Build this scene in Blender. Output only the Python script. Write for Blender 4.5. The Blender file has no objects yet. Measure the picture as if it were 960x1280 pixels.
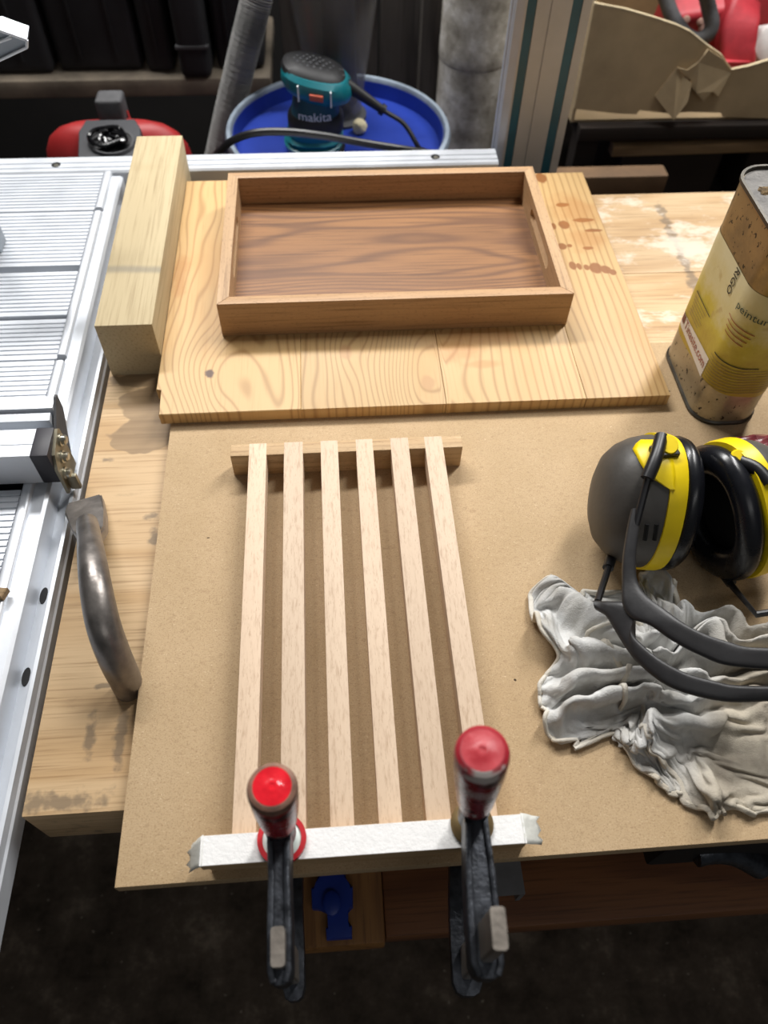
import bpy, bmesh, math, random
import numpy as np
from mathutils import Vector, Matrix, noise as mnoise
random.seed(7)
scene = bpy.context.scene
COL = scene.collection
# ---------------------------------------------------------------- units
# Lengths below are "bench units" measured from the board on the bench
# (origin under the camera on the fibreboard's top); S turns them into metres.
S = 0.76
ZB = 0.89                      # fibreboard top above the floor, metres
FLOOR = -ZB / S
def W(p): return Vector((p[0]*S, p[1]*S, p[2]*S + ZB))

# ---------------------------------------------------------------- camera
F_PX, PITCH, YAW, ROLL, HCAM = 961.0, 54.237, 5.218, 1.6305, 0.70
def _rot():
    p, y, r = (math.radians(a) for a in (PITCH, YAW, ROLL))
    A = Matrix(((1, 0, 0), (0, -math.sin(p), -math.cos(p)), (0, math.cos(p), -math.sin(p))))
    Y = Matrix(((math.cos(y), -math.sin(y), 0), (math.sin(y), math.cos(y), 0), (0, 0, 1)))
    R = Matrix(((math.cos(r), -math.sin(r), 0), (math.sin(r), math.cos(r), 0), (0, 0, 1)))
    return R @ A @ Y
RM = _rot()
CAM = Vector((0, 0, HCAM))
cd = bpy.data.cameras.new('camera'); cam = bpy.data.objects.new('camera', cd); COL.objects.link(cam)
cd.sensor_fit = 'VERTICAL'; cd.sensor_height = 36; cd.sensor_width = 27; cd.lens = F_PX/1280*36
mw = Matrix((RM[0], -RM[1], -RM[2])).transposed().to_4x4(); mw.translation = W(CAM)
cam.matrix_world = mw; cd.clip_start = 0.02
cd.dof.use_dof = True; cd.dof.focus_distance = 0.60; cd.dof.aperture_fstop = 6.5
scene.camera = cam
def P(px, py, v=0.0, ax=2):
    """photo pixel -> point on the plane where coordinate ax equals v"""
    d = RM.transposed() @ Vector(((px-480)/F_PX, (py-640)/F_PX, 1))
    return CAM + d*((v-CAM[ax])/d[ax])

# ---------------------------------------------------------------- light
wd = bpy.data.worlds.new('workshop_air'); scene.world = wd; wd.use_nodes = True
bg = wd.node_tree.nodes['Background']; bg.inputs[0].default_value = (0.9, 0.95, 1, 1); bg.inputs[1].default_value = 0.065
def tube_or_fill_light(name, c, target, sx, sy, watts, colr):
    l = bpy.data.lights.new(name, 'AREA'); l.shape = 'RECTANGLE'; l.size = sx; l.size_y = sy; l.energy = watts; l.color = colr
    o = bpy.data.objects.new(name, l); COL.objects.link(o); o.location = c
    o.rotation_euler = (Vector(target)-Vector(c)).to_track_quat('-Z', 'Y').to_euler()
    return o
tube_or_fill_light('ceiling_tube_or_fill', (-0.30, 1.55, 2.30), (-0.1, 0.55, 0.9), 1.2, 0.16, 34, (1, 0.985, 0.965))
tube_or_fill_light('ceiling_tube_or_fill', (0.85, 1.25, 2.30), (0.25, 0.45, 0.9), 0.16, 1.2, 27, (1, 0.985, 0.965))
tube_or_fill_light('ceiling_tube_or_fill', (0.5, -1.1, 2.4), (0.2, 0.0, 0.0), 1.2, 0.16, 2.6, (1, 0.985, 0.965))  # added fill behind the camera, lifts the dark floor and front faces
scene.view_settings.view_transform = 'Standard'; scene.view_settings.look = 'None'
scene.view_settings.gamma = 1; scene.view_settings.use_curve_mapping = False
scene.view_settings.exposure = 0.14

# ---------------------------------------------------------------- object helpers
ORG = {}
def root(name, label, cat, base, group=None):
    o = bpy.data.objects.new(name, None); COL.objects.link(o); o.empty_display_size = 0.03
    o.location = W(base); ORG[o.name] = W(base)
    o['label'] = label; o['category'] = cat
    if group: o['group'] = group
    return o
def _mesh(name, bm, m, org, smooth):
    bmesh.ops.recalc_face_normals(bm, faces=bm.faces)
    for v in bm.verts: v.co = W(v.co) - org
    me = bpy.data.meshes.new(name); bm.to_mesh(me); bm.free()
    if m is not None: me.materials.append(m)
    if smooth is not None:
        me.polygons.foreach_set('use_smooth', [True]*len(me.polygons))
        me.set_sharp_from_angle(angle=math.radians(smooth))
    return me
def part(name, bm, m, parent, smooth=35, label=None):
    org = ORG[parent.name]; me = _mesh(name, bm, m, org, smooth)
    o = bpy.data.objects.new(name, me); COL.objects.link(o); o.parent = parent; ORG[o.name] = org
    if label: o['label'] = label
    return o
def single(name, label, cat, bm, m, group=None, smooth=35):
    zs = [v.co.z for v in bm.verts]; n = len(bm.verts)
    b = Vector((sum(v.co.x for v in bm.verts)/n, sum(v.co.y for v in bm.verts)/n, min(zs)))
    org = W(b); me = _mesh(name, bm, m, org, smooth)
    o = bpy.data.objects.new(name, me); COL.objects.link(o); o.location = org; ORG[o.name] = org
    o['label'] = label; o['category'] = cat
    if group: o['group'] = group
    return o
def struct(name, bm, m, smooth=None):
    org = Vector((0, 0, 0)); me = _mesh(name, bm, m, org, smooth)
    o = bpy.data.objects.new(name, me); COL.objects.link(o); ORG[o.name] = org; o['kind'] = 'structure'
    return o
def NB(): return bmesh.new()
def vec(*a): return Vector(a)

# ---------------------------------------------------------------- shape helpers
def obox(bm, c, X, Y, Z, bev=0.0, seg=2):
    """box at centre c with half-extent vectors X, Y, Z"""
    c, X, Y, Z = Vector(c), Vector(X), Vector(Y), Vector(Z)
    vs = [bm.verts.new(c + X*a + Y*b + Z*d) for a in (-1, 1) for b in (-1, 1) for d in (-1, 1)]
    fs = [(0, 1, 3, 2), (4, 6, 7, 5), (0, 4, 5, 1), (2, 3, 7, 6), (0, 2, 6, 4), (1, 5, 7, 3)]
    faces = [bm.faces.new([vs[i] for i in f]) for f in fs]
    if bev > 0:
        es = list({e for f in faces for e in f.edges})
        bmesh.ops.bevel(bm, geom=es, offset=bev, segments=seg, profile=0.6, affect='EDGES', clamp_overlap=True)
def box(bm, x0, x1, y0, y1, z0, z1, bev=0.0, seg=2):
    obox(bm, ((x0+x1)/2, (y0+y1)/2, (z0+z1)/2), ((x1-x0)/2, 0, 0), (0, (y1-y0)/2, 0), (0, 0, (z1-z0)/2), bev, seg)
def prism(bm, poly, o, u, v, w, bev=0.0, seg=2, side=None):
    """polygon (a,b) placed at o + a*u + b*v, pushed along w"""
    o, u, v, w = Vector(o), Vector(u), Vector(v), Vector(w)
    lo = [bm.verts.new(o + u*a + v*b) for a, b in poly]; hi = [bm.verts.new(o + u*a + v*b + w) for a, b in poly]
    n = len(poly); fs = [bm.faces.new(lo), bm.faces.new(hi)]
    for i in range(n): fs.append(bm.faces.new((lo[i], lo[(i+1) % n], hi[(i+1) % n], hi[i])))
    if bev > 0:
        es = list({e for f in fs[:2] for e in f.edges})
        bmesh.ops.bevel(bm, geom=es, offset=bev, segments=seg, profile=0.6, affect='EDGES', clamp_overlap=True)
    return fs
def smooth_path(pts, n=8):
    """Catmull-Rom through points"""
    pts = [Vector(p) for p in pts]; out = []
    for i in range(len(pts)-1):
        p0 = pts[max(i-1, 0)]; p1 = pts[i]; p2 = pts[i+1]; p3 = pts[min(i+2, len(pts)-1)]
        for k in range(n):
            t = k/n
            out.append(0.5*((2*p1) + (p2-p0)*t + (2*p0-5*p1+4*p2-p3)*t*t + (3*p1-p0-3*p2+p3)*t**3))
    out.append(pts[-1]); return out
def sweep(bm, pts, sec, up=None, scale=None, caps=True):
    """sweep closed 2-D section along pts; sec(i,t)->list of (a,b) or a list; up fixes the b direction"""
    pts = [Vector(p) for p in pts]; n = len(pts); rings = []; prev = None
    for i in range(n):
        t = (pts[min(i+1, n-1)]-pts[max(i-1, 0)]).normalized()
        if up is not None:
            u = up(i/(n-1)) if callable(up) else Vector(up)
            a = t.cross(u).normalized(); b = a.cross(t).normalized()
        else:
            if prev is None:
                r = Vector((0, 0, 1)) if abs(t.z) < 0.9 else Vector((1, 0, 0)); a = t.cross(r).normalized()
            else: a = (prev - t*prev.dot(t)).normalized()
            prev = a; b = t.cross(a).normalized()
        s = sec(i/(n-1)) if callable(sec) else sec
        rings.append([bm.verts.new(pts[i] + a*q[0] + b*q[1]) for q in s])
    m = len(rings[0])
    for i in range(n-1):
        for k in range(m): bm.faces.new((rings[i][k], rings[i][(k+1) % m], rings[i+1][(k+1) % m], rings[i+1][k]))
    if caps: bm.faces.new(rings[0]); bm.faces.new(rings[-1])
def circ(r, n=12, r2=None): return [(r*math.cos(2*math.pi*k/n), (r2 or r)*math.sin(2*math.pi*k/n)) for k in range(n)]
def tube(bm, pts, r, n=12, caps=True):
    if callable(r): sweep(bm, pts, lambda t: circ(r(t), n), caps=caps)
    else: sweep(bm, pts, circ(r, n), caps=caps)
def rrect(w, h, r, n=4):
    """rounded rectangle section, half sizes w,h"""
    out = []
    for cx, cy, a0 in ((w-r, h-r, 0), (-w+r, h-r, 90), (-w+r, -h+r, 180), (w-r, -h+r, 270)):
        for k in range(n+1):
            a = math.radians(a0+90*k/n); out.append((cx+r*math.cos(a), cy+r*math.sin(a)))
    return out
def frame(axis):
    w = Vector(axis).normalized(); r = Vector((0, 0, 1)) if abs(w.z) < 0.9 else Vector((1, 0, 0))
    u = r.cross(w).normalized(); return u, w.cross(u), w
def loft(bm, rings, cap0=True, cap1=True):
    R = [[bm.verts.new(p) for p in r] for r in rings]; m = len(R[0])
    for i in range(len(R)-1):
        for k in range(m): bm.faces.new((R[i][k], R[i][(k+1) % m], R[i+1][(k+1) % m], R[i+1][k]))
    if cap0: bm.faces.new(R[0])
    if cap1: bm.faces.new(R[-1])
def lathe(bm, prof, o, axis=(0, 0, 1), n=24, sx=1.0, sy=1.0, uvw=None, cap0=True, cap1=True):
    o = Vector(o); u, v, w = uvw or frame(axis)
    loft(bm, [[o + w*z + u*(r*sx*math.cos(2*math.pi*k/n)) + v*(r*sy*math.sin(2*math.pi*k/n)) for k in range(n)] for r, z in prof], cap0, cap1)
def ring_lathe(bm, prof, o, axis=(0, 0, 1), n=24, sx=1.0, sy=1.0, uvw=None):
    """closed profile turned about the axis (a torus-like ring)"""
    o = Vector(o); u, v, w = uvw or frame(axis); m = len(prof)
    R = [[bm.verts.new(o + w*z + u*(r*sx*math.cos(2*math.pi*k/n)) + v*(r*sy*math.sin(2*math.pi*k/n))) for r, z in prof] for k in range(n)]
    for k in range(n):
        for i in range(m): bm.faces.new((R[k][i], R[k][(i+1) % m], R[(k+1) % n][(i+1) % m], R[(k+1) % n][i]))

# ---------------------------------------------------------------- materials
def hx(s):
    s = s.lstrip('#'); c = [int(s[i:i+2], 16)/255 for i in (0, 2, 4)]
    return tuple(x/12.92 if x <= 0.04045 else ((x+0.055)/1.055)**2.4 for x in c) + (1,)
class G:
    def __init__(s, name, rough=0.6, metal=0.0, spec=0.5):
        s.m = bpy.data.materials.new(name); s.m.use_nodes = True; s.t = s.m.node_tree; s.b = s.t.nodes['Principled BSDF']
        s.b.inputs['Roughness'].default_value = rough; s.b.inputs['Metallic'].default_value = metal
        s.b.inputs['Specular IOR Level'].default_value = spec
        s._c = None
    def n(s, k, **kw):
        x = s.t.nodes.new(k)
        for a, b in kw.items(): setattr(x, a, b)
        return x
    def set(s, sock, val):
        if hasattr(val, 'node'): s.t.links.new(val, sock)
        elif isinstance(val, Vector): sock.default_value = tuple(val)
        else: sock.default_value = val
    def co(s):
        if s._c is None: s._c = s.n('ShaderNodeTexCoord').outputs['Object']
        return s._c
    def xyz(s, v=None):
        x = s.n('ShaderNodeSeparateXYZ'); s.set(x.inputs[0], v or s.co()); return x.outputs
    def comb(s, a, b, c):
        x = s.n('ShaderNodeCombineXYZ'); s.set(x.inputs[0], a); s.set(x.inputs[1], b); s.set(x.inputs[2], c); return x.outputs[0]
    def math(s, op, a, b=0.0, c=None, clamp=False):
        x = s.n('ShaderNodeMath', operation=op, use_clamp=clamp); s.set(x.inputs[0], a); s.set(x.inputs[1], b)
        if c is not None: s.set(x.inputs[2], c)
        return x.outputs[0]
    def vm(s, op, a, b):
        x = s.n('ShaderNodeVectorMath', operation=op); s.set(x.inputs[0], a); s.set(x.inputs[1], b); return x.outputs[0]
    def noise(s, vec=None, scale=5, detail=3, rough=0.5, dist=0.0):
        x = s.n('ShaderNodeTexNoise'); s.set(x.inputs['Vector'], vec or s.co())
        x.inputs['Scale'].default_value = scale; x.inputs['Detail'].default_value = detail
        x.inputs['Roughness'].default_value = rough; x.inputs['Distortion'].default_value = dist
        return x.outputs['Fac']
    def ramp(s, fac, stops, interp='LINEAR'):
        x = s.n('ShaderNodeValToRGB'); x.color_ramp.interpolation = interp; e = x.color_ramp.elements
        while len(e) < len(stops): e.new(0.5)
        for q, (p, c) in zip(e, stops):
            q.position = p; q.color = c if not isinstance(c, (int, float)) else (c, c, c, 1)
        s.set(x.inputs[0], fac); return x.outputs[0]
    def mix(s, f, a, b, mode='MIX'):
        x = s.n('ShaderNodeMix', data_type='RGBA', blend_type=mode); s.set(x.inputs[0], f); s.set(x.inputs[6], a); s.set(x.inputs[7], b)
        return x.outputs[2]
    def sstep(s, v, a, b):
        x = s.n('ShaderNodeMapRange', interpolation_type='SMOOTHSTEP'); s.set(x.inputs[0], v)
        x.inputs[1].default_value = a; x.inputs[2].default_value = b; return x.outputs[0]
    def stretch(s, sx, sy, sz, v=None): return s.vm('MULTIPLY', v or s.co(), Vector((sx, sy, sz)))
    def rnd(s): return s.n('ShaderNodeObjectInfo').outputs['Random']
    def color(s, c): s.set(s.b.inputs['Base Color'], c)
    def rough(s, c): s.set(s.b.inputs['Roughness'], c)
    def bump(s, h, strength=0.3, dist=0.002):
        x = s.n('ShaderNodeBump'); x.inputs['Strength'].default_value = strength; x.inputs['Distance'].default_value = dist
        s.set(x.inputs['Height'], h); s.t.links.new(x.outputs[0], s.b.inputs['Normal'])
    def blobs(s, items, wob=0.35, wscale=60, soft=0.35):
        """irregular spots: items (x,y,rx,ry) in object metres on the XY plane -> mask"""
        c = s.xyz(); nz = s.math('MULTIPLY', s.math('SUBTRACT', s.noise(scale=wscale, detail=3), 0.5), wob*2); out = None
        for x, y, rx, ry in items:
            dx = s.math('DIVIDE', s.math('SUBTRACT', c[0], x), rx); dy = s.math('DIVIDE', s.math('SUBTRACT', c[1], y), ry)
            d = s.math('SQRT', s.math('ADD', s.math('MULTIPLY', dx, dx), s.math('MULTIPLY', dy, dy)))
            m = s.sstep(s.math('ADD', d, nz), 1.0+soft/2, 1.0-soft/2)
            out = m if out is None else s.math('MAXIMUM', out, m)
        return out
def plain(name, c, rough=0.5, metal=0.0, var=0.12, nscale=25, bump=0.0, spec=0.5, bscale=None):
    g = G(name, rough, metal, spec); c = hx(c) if isinstance(c, str) else c
    d = tuple(max(0, x*(1-var*2)) for x in c[:3])+(1,); l = tuple(min(1, x*(1+var)) for x in c[:3])+(1,)
    f = g.noise(scale=nscale, detail=5, rough=0.6)
    g.color(g.ramp(f, [(0.3, d), (0.7, l)]))
    g.rough(g.math('ADD', g.math('MULTIPLY', f, 0.2), max(rough-0.1, 0.03)))
    if bump: g.bump(g.noise(scale=bscale or nscale*4, detail=4), bump, 0.002)
    return g.m
def wood(name, light, mid, dark, axis='x', freq=1.0, fleck=0.0, rough=0.6, ring=1.0, obj_var=0.12, warp=1.0, bump=0.15, flen=12):
    """long-grained wood; axis = direction of the grain"""
    g = G(name, rough); c = g.xyz(); r = g.rnd()
    off = g.math('MULTIPLY', r, 7.3)
    a, b, d = {'x': (0, 1, 2), 'y': (1, 0, 2), 'z': (2, 0, 1)}[axis]
    v = g.comb(g.math('MULTIPLY', c[a], 1.6), g.math('ADD', g.math('MULTIPLY', c[b], 9.0), off), g.math('MULTIPLY', c[d], 9.0))
    w = g.noise(v, 1.3*warp, 2, 0.5)
    ringc = g.math('MULTIPLY', g.math('ADD', g.math('MULTIPLY', w, 0.55), g.math('ADD', c[b], g.math('MULTIPLY', c[d], 0.7))), 120*freq)
    rings = g.math('MULTIPLY_ADD', g.math('SINE', ringc), 0.5, 0.5)
    rings = g.math('POWER', rings, 2.2)
    fine = g.noise(g.comb(g.math('MULTIPLY', c[a], flen), g.math('ADD', g.math('MULTIPLY', c[b], 420), off), g.math('MULTIPLY', c[d], 420)), 1.0, 3, 0.6)
    big = g.noise(g.comb(g.math('MULTIPLY', c[a], 3), g.math('ADD', g.math('MULTIPLY', c[b], 12), off), c[d]), 1.5, 3)
    col = g.mix(g.math('MULTIPLY', rings, ring, clamp=True), hx(light), hx(mid))
    col = g.mix(g.sstep(fine, 0.45, 0.85), col, hx(dark))
    col = g.mix(g.math('MULTIPLY', g.sstep(big, 0.35, 0.75), 0.4), col, hx(mid))
    if fleck:
        fl = g.noise(g.comb(g.math('MULTIPLY', c[a], 230), g.math('ADD', g.math('MULTIPLY', c[b], 1300), off), g.math('MULTIPLY', c[d], 1300)), 1.0, 1)
        col = g.mix(g.math('MULTIPLY', g.sstep(fl, 0.62, 0.72), fleck), col, hx(dark))
    hv = g.math('MULTIPLY_ADD', r, obj_var, 1-obj_var/2)
    col = g.mix(1.0, col, g.comb(hv, hv, hv), 'MULTIPLY')
    g.color(col); g.bump(fine, bump, 0.001); return g
M = {}
# fibreboard
g = G('fibreboard', 0.75, spec=0.25)
f1 = g.noise(scale=900, detail=2); f2 = g.noise(scale=14, detail=4)
fib = g.noise(g.stretch(1, 2.2, 1), 330, 2, 0.6, 2.5)
c0 = g.ramp(f2, [(0.3, hx('b59b77')), (0.7, hx('c0a683'))])
c0 = g.mix(g.math('MULTIPLY', g.sstep(f1, 0.5, 0.75), 0.6), c0, hx('8f714f'))
f3 = g.noise(g.stretch(1, 1.5, 1), 240, 3, 0.7, 1.0); c0 = g.mix(g.math('MULTIPLY', g.sstep(f3, 0.5, 0.72), 0.38), c0, hx('94785a'))
c0 = g.mix(g.math('MULTIPLY', g.sstep(fib, 0.64, 0.72), 0.8), c0, hx('e0caa8'))
spk = g.noise(scale=150, detail=1)
c0 = g.mix(g.sstep(spk, 0.80, 0.83), c0, hx('4a3a28'))
g.color(c0); g.bump(f1, 0.12, 0.001); M['mdf'] = g.m
M['mdf_edge'] = plain('fibreboard_edge', '7f6547', 0.85, nscale=200)
# bench wood with wet stain and black marks (object origin = world)
def wl(px, py, z, r): q = W(P(px, py, z)); return (q.x, q.y, r*S, r*S)
ZT = -0.016
def bench_mat(name, marks, stain, paint):
    g = wood(name, 'ceb088', 'b9966a', '8c6b45', 'x', 0.55, 0.0, 0.6, 0.8, 0.06, 0.8)
    col = g.b.inputs['Base Color'].links[0].from_socket
    if stain:
        col = g.mix(g.math('MULTIPLY', g.blobs(stain, 0.9, 26, 0.12), 0.8), col, g.ramp(g.noise(g.stretch(8, 160, 8), 1.0, 3), [(0.3, hx('7d664b')), (0.7, hx('9b8262'))]))
    col = g.mix(g.math('MULTIPLY', g.blobs(marks, 1.5, 110, 0.9), 0.6), col, hx('564e45'))
    dirt = g.noise(g.stretch(5, 14, 5), 4.0, 5, 0.7)
    col = g.mix(g.math('MULTIPLY', g.sstep(dirt, 0.6, 0.8), 0.35), col, hx('6e5a42'))
    if paint:
        pn = g.noise(g.stretch(4, 7, 4), 3.2, 6, 0.65)
        col = g.mix(g.math('MULTIPLY', g.math('MULTIPLY', g.sstep(pn, 0.5, 0.62), paint[0]), g.sstep(g.xyz()[0], paint[1], paint[1]+0.05)), col, hx('ece0cf'))
    g.color(col); return g.m
stain = [wl(185, 540, ZT, .030)[:2]+(.034, .022), wl(195, 505, ZT, .03)[:2]+(.032, .03), wl(170, 475, ZT, .03)[:2]+(.03, .012), wl(160, 552, ZT, .03)[:2]+(.016, .010)]
marks = [wl(112, 925, ZT, .012)[:2]+(.004, .014), wl(150, 925, ZT, .01)[:2]+(.004, .02), wl(70, 1003, ZT, .03)[:2]+(.03, .006),
         wl(190, 645, ZT, .01)[:2]+(.006, .004), wl(195, 672, ZT, .01)[:2]+(.005, .008), wl(133, 575, ZT, .01)[:2]+(.006, .003), wl(132, 857, ZT, .01)[:2]+(.006, .002)]
for k in range(16):      # long grey scrape on the far right of the bench top
    t = k/15; q = W(P(826+48*t, 262+105*t, ZT)); marks.append((q.x, q.y, .004+0.003*random.random(), .012))
M['bench'] = bench_mat('worn_bench_pine', marks, stain, (0.6, 0.28))
M['bench_raw'] = wood('bench_underframe_wood', '8a6038', '6f4826', '4a2e18', 'x', 0.5, 0, 0.6).m
M['brown_plank'] = wood('dark_brown_plank', '8a5a36', '6f452b', '4c2e1b', 'x', 0.4, 0, 0.55).m
M['stub'] = wood('amber_plank', 'a8763e', '8a5c2c', '5d3c1c', 'y', 0.5, 0, 0.6, 1.0, 0.05, 2.0).m
M['beam'] = plain('raw_beam_spruce', 'cdb58a', 0.75, nscale=9, var=0.08, bump=0.15)
g = wood('raw_beam_wood', 'c0af8b', 'af9d79', '927d5b', 'y', 0.25, 0, 0.75, 0.35, 0.02)
q0 = P(190, 338, 0.067)
col = g.b.inputs['Base Color'].links[0].from_socket
yy = g.math('ADD', g.xyz()[1], g.math('MULTIPLY', g.noise(scale=12), 0.012))
shadow_ln = g.math('MULTIPLY', g.sstep(yy, -0.002+0.0, 0.004), g.sstep(yy, 0.011, 0.005))
M['beam_g'] = g; M['beam'] = g.m; BEAM_SHADOW = (g, col)
# slats / tray
M['beech'] = wood('pale_beech', 'd6bea3', 'cbb196', 'ad9074', 'y', 0.35, 0.5, 0.6, 0.35, 0.20, flen=75).m
M['beech_x'] = wood('pale_beech_crossbar', 'd3b78f', 'b8966a', '8b6a44', 'x', 0.5, 0.5, 0.6, 0.8, 0.05).m
M['tray_x'] = wood('oiled_beech_long', 'ba946c', 'a9835a', '80603f', 'x', 0.25, 0.7, 0.5, 0.4, 0.05).m
M['tray_y'] = wood('oiled_beech_cross', 'bf9c74', 'ab875e', '80603f', 'y', 0.3, 0.7, 0.5, 0.4, 0.05).m
M['walnut'] = wood('figured_brown_veneer', '96693f', '66432a', '52341f', 'x', 2.1, 0.2, 0.45, 0.8, 0.0, 0.8, 0.05).m
# pine panel: growth rings bend around knots; oil drops on the right
def pine_mat():
    g = G('oiled_pine', 0.5); c = g.xyz(); r = g.rnd()
    w = g.noise(g.comb(g.math('ADD', g.math('MULTIPLY', c[0], 7), g.math('MULTIPLY', r, 9)), g.math('MULTIPLY', c[1], 2.2), 0), 1.5, 2, 0.45)
    wav = g.math('MULTIPLY_ADD', g.sstep(c[0], 0.024, 0.034), -0.075, 0.10)
    gr = g.math('MULTIPLY', g.math('ADD', g.math('MULTIPLY', w, wav), c[0]), 780)
    for kx, ky, rad, wt in KNOTS:
        dx = g.math('SUBTRACT', c[0], kx); dy = g.math('MULTIPLY', g.math('SUBTRACT', c[1], ky), 0.6)
        d = g.math('SQRT', g.math('ADD', g.math('MULTIPLY', dx, dx), g.math('MULTIPLY', dy, dy)))
        gr = g.math('ADD', gr, g.math('MULTIPLY', g.math('EXPONENT', g.math('MULTIPLY', g.math('MULTIPLY', d, d), -1/(rad*rad))), wt))
    f = g.math('POWER', g.math('MULTIPLY_ADD', g.math('SINE', gr), 0.5, 0.5), 6.0)
    fine = g.noise(g.stretch(500, 14, 1), 1.0, 3)
    col = g.mix(g.math('MULTIPLY', f, 0.62), hx('cba873'), hx('966f3e'))
    col = g.mix(g.math('MULTIPLY', g.sstep(fine, 0.5, 0.9), 0.5), col, hx('a8753c'))
    big = g.noise(g.stretch(6, 3, 1), 2.0, 3)
    col = g.mix(g.math('MULTIPLY', g.sstep(big, 0.45, 0.8), 0.45), col, hx('c58f4c'))
    col = g.mix(g.blobs([(k[0], k[1], .0042, .0058) for k in KNOTS[:1]], 0.5, 170, 0.7), col, hx('5a4030'))
    col = g.mix(g.math('MULTIPLY', g.blobs([(k[0], k[1], .006, .010) for k in KNOTS[1:]], 0.3, 90, 0.6), 0.6), col, hx('b98a5c'))
    col = g.mix(g.math('MULTIPLY', g.blobs(DROPS, 0.35, 120, 0.3), 0.92), col, hx('8c5522'))
    col = g.mix(g.math('MULTIPLY', g.blobs(SMEAR, 0.8, 40, 1.0), 0.4), col, hx('b06f2c'))
    hv = g.math('MULTIPLY_ADD', r, 0.12, 0.94); col = g.mix(1.0, col, g.comb(hv, hv, hv), 'MULTIPLY')
    g.color(col); g.bump(f, 0.08, 0.001); return g.m
# plastics, metals
M['alu'] = plain('anodised_aluminium', 'd6dae0', 0.42, 0.35, 0.03, 30)
M['alu_dark'] = plain('grey_aluminium_recess', '9aa0a6', 0.5, 0.7, 0.06, 30)
M['alu_body'] = plain('dark_grey_saw_body', '1d1e20', 0.7, 0.1)
M['steel'] = plain('zinc_plated_steel', 'b9b6a8', 0.3, 0.9, 0.1, 60)
M['zinc_yellow'] = plain('yellow_zinc_plate', '938c78', 0.4, 0.6, 0.15, 40)
M['black'] = plain('black_plastic', '1b1b1e', 0.4, 0, 0.1, 40)
M['blacksoft'] = plain('black_rubber', '111113', 0.55, 0, 0.1, 60)
M['capblack'] = plain('black_end_cap', '24222a', 0.5, 0, 0.1, 60)
M['forged'] = plain('forged_steel', '8b8580', 0.36, 0.75, 0.2, 45, 0.2, 0.5, 90)
M['castblack'] = plain('black_cast_steel', '43464c', 0.36, 0.6, 0.3, 130, 0.22, 0.5, 260)
M['tape'] = plain('white_masking_tape', 'e9e8e6', 0.7, 0, 0.03, 90, 0.25, 0.3, 500)
M['tape_loose'] = plain('loose_masking_tape', 'd5d5cd', 0.6, 0, 0.05, 60, 0.2)
M['hole'] = plain('hole_dark', '17171a', 0.8)
M['cup_grey'] = plain('dark_grey_cup_plastic', '4b4844', 0.5, 0, 0.08, 90, 0.06)
M['yellow'] = plain('yellow_plastic', 'f2d30c', 0.4, 0, 0.05, 40)
M['cushion'] = plain('black_cushion_vinyl', '15161b', 0.28, 0, 0.1, 60)
M['foam'] = plain('black_foam_liner', '0d0d0e', 0.9)
M['bandgrey'] = plain('dark_headband_rubber', '2c2b2c', 0.45, 0, 0.1, 50, 0.08)
M['redpack'] = plain('crinkled_red_film', 'a04a50', 0.25, 0, 0.25, 60, 0.4, 0.5, 60)
M['cardboard'] = plain('brown_cardboard', 'c2ab86', 0.8, 0, 0.1, 12)
M['cardboard_in'] = plain('inside_cardboard', '8f7c5e', 0.85, 0, 0.1, 12)
M['cardedge'] = plain('torn_cardboard_edge', 'c9b795', 0.85, 0, 0.1, 80)
M['redplastic'] = plain('dusty_red_plastic', 'b8323c', 0.5, 0, 0.2, 18)
M['redmachine'] = plain('red_machine_cover', 'a02424', 0.5, 0, 0.12, 20)
M['greyhandle'] = plain('dusty_grey_handle', '4e4e50', 0.7, 0, 0.15, 60, 0.2)
M['darkpanel'] = plain('dark_grey_panel', '35363a', 0.6, 0, 0.12, 40)
M['gloss_black'] = plain('glossy_black_cable', '0c0c0e', 0.18, 0, 0.1, 40)
M['blue'] = plain('blue_drum_paint', '1c3796', 0.4, 0, 0.12, 12)
M['rim'] = plain('pale_drum_rim', '8f9ba8', 0.45, 0.3, 0.12, 30)
M['teal'] = plain('teal_tool_plastic', '0d6a74', 0.35, 0, 0.08, 30)
M['teal_dark'] = plain('dark_teal_plastic', '0b434b', 0.45, 0, 0.08, 30)
M['white_text'] = plain('white_print', 'dfe6e6', 0.6)
M['hose'] = plain('grey_hose_plastic', '8a8987', 0.6, 0, 0.1, 40)
M['case'] = plain('dusty_black_case', '242427', 0.75, 0, 0.35, 7)
M['case_line'] = plain('grey_case_seam', '4a4a4c', 0.8)
M['ledge'] = plain('dusty_timber_ledge', '7d7263', 0.85, 0, 0.25, 14, 0.3)
M['greyboard'] = wood('weathered_grey_board', '6a645c', '504a44', '35312d', 'z', 0.5, 0, 0.85).m
g = G('chalky_cement_pipe', 0.9, spec=0.2); n1 = g.noise(scale=11, detail=7, rough=0.7); n2 = g.noise(scale=60, detail=4)
c1 = g.ramp(n1, [(0.35, hx('8d877b')), (0.48, hx('b7b1a5')), (0.60, hx('e2dfd8'))]); g.color(g.mix(g.math('MULTIPLY', g.sstep(n2, 0.5, 0.7), 0.3), c1, hx('5f594e'))); g.bump(n1, 0.5, 0.004); M['pipe'] = g.m
M['stripe'] = plain('blue_guide_strip', '12566f', 0.4)
M['profile'] = plain('grey_anodised_upright', 'b2b6bd', 0.45, 0.15, 0.05, 20)
M['darkshelf'] = plain('dark_shelf_timber', '241b14', 0.85, 0, 0.2, 10)
M['shelfwood'] = wood('dusty_offcut', '9b8260', '7c6547', '564530', 'x', 0.4, 0, 0.8).m
M['brownplank2'] = plain('dusty_brown_plank', '6a5138', 0.8, 0, 0.2, 16)
M['darkwall'] = plain('dark_wall', '1c1a19', 0.95, 0, 0.3, 3)
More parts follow.
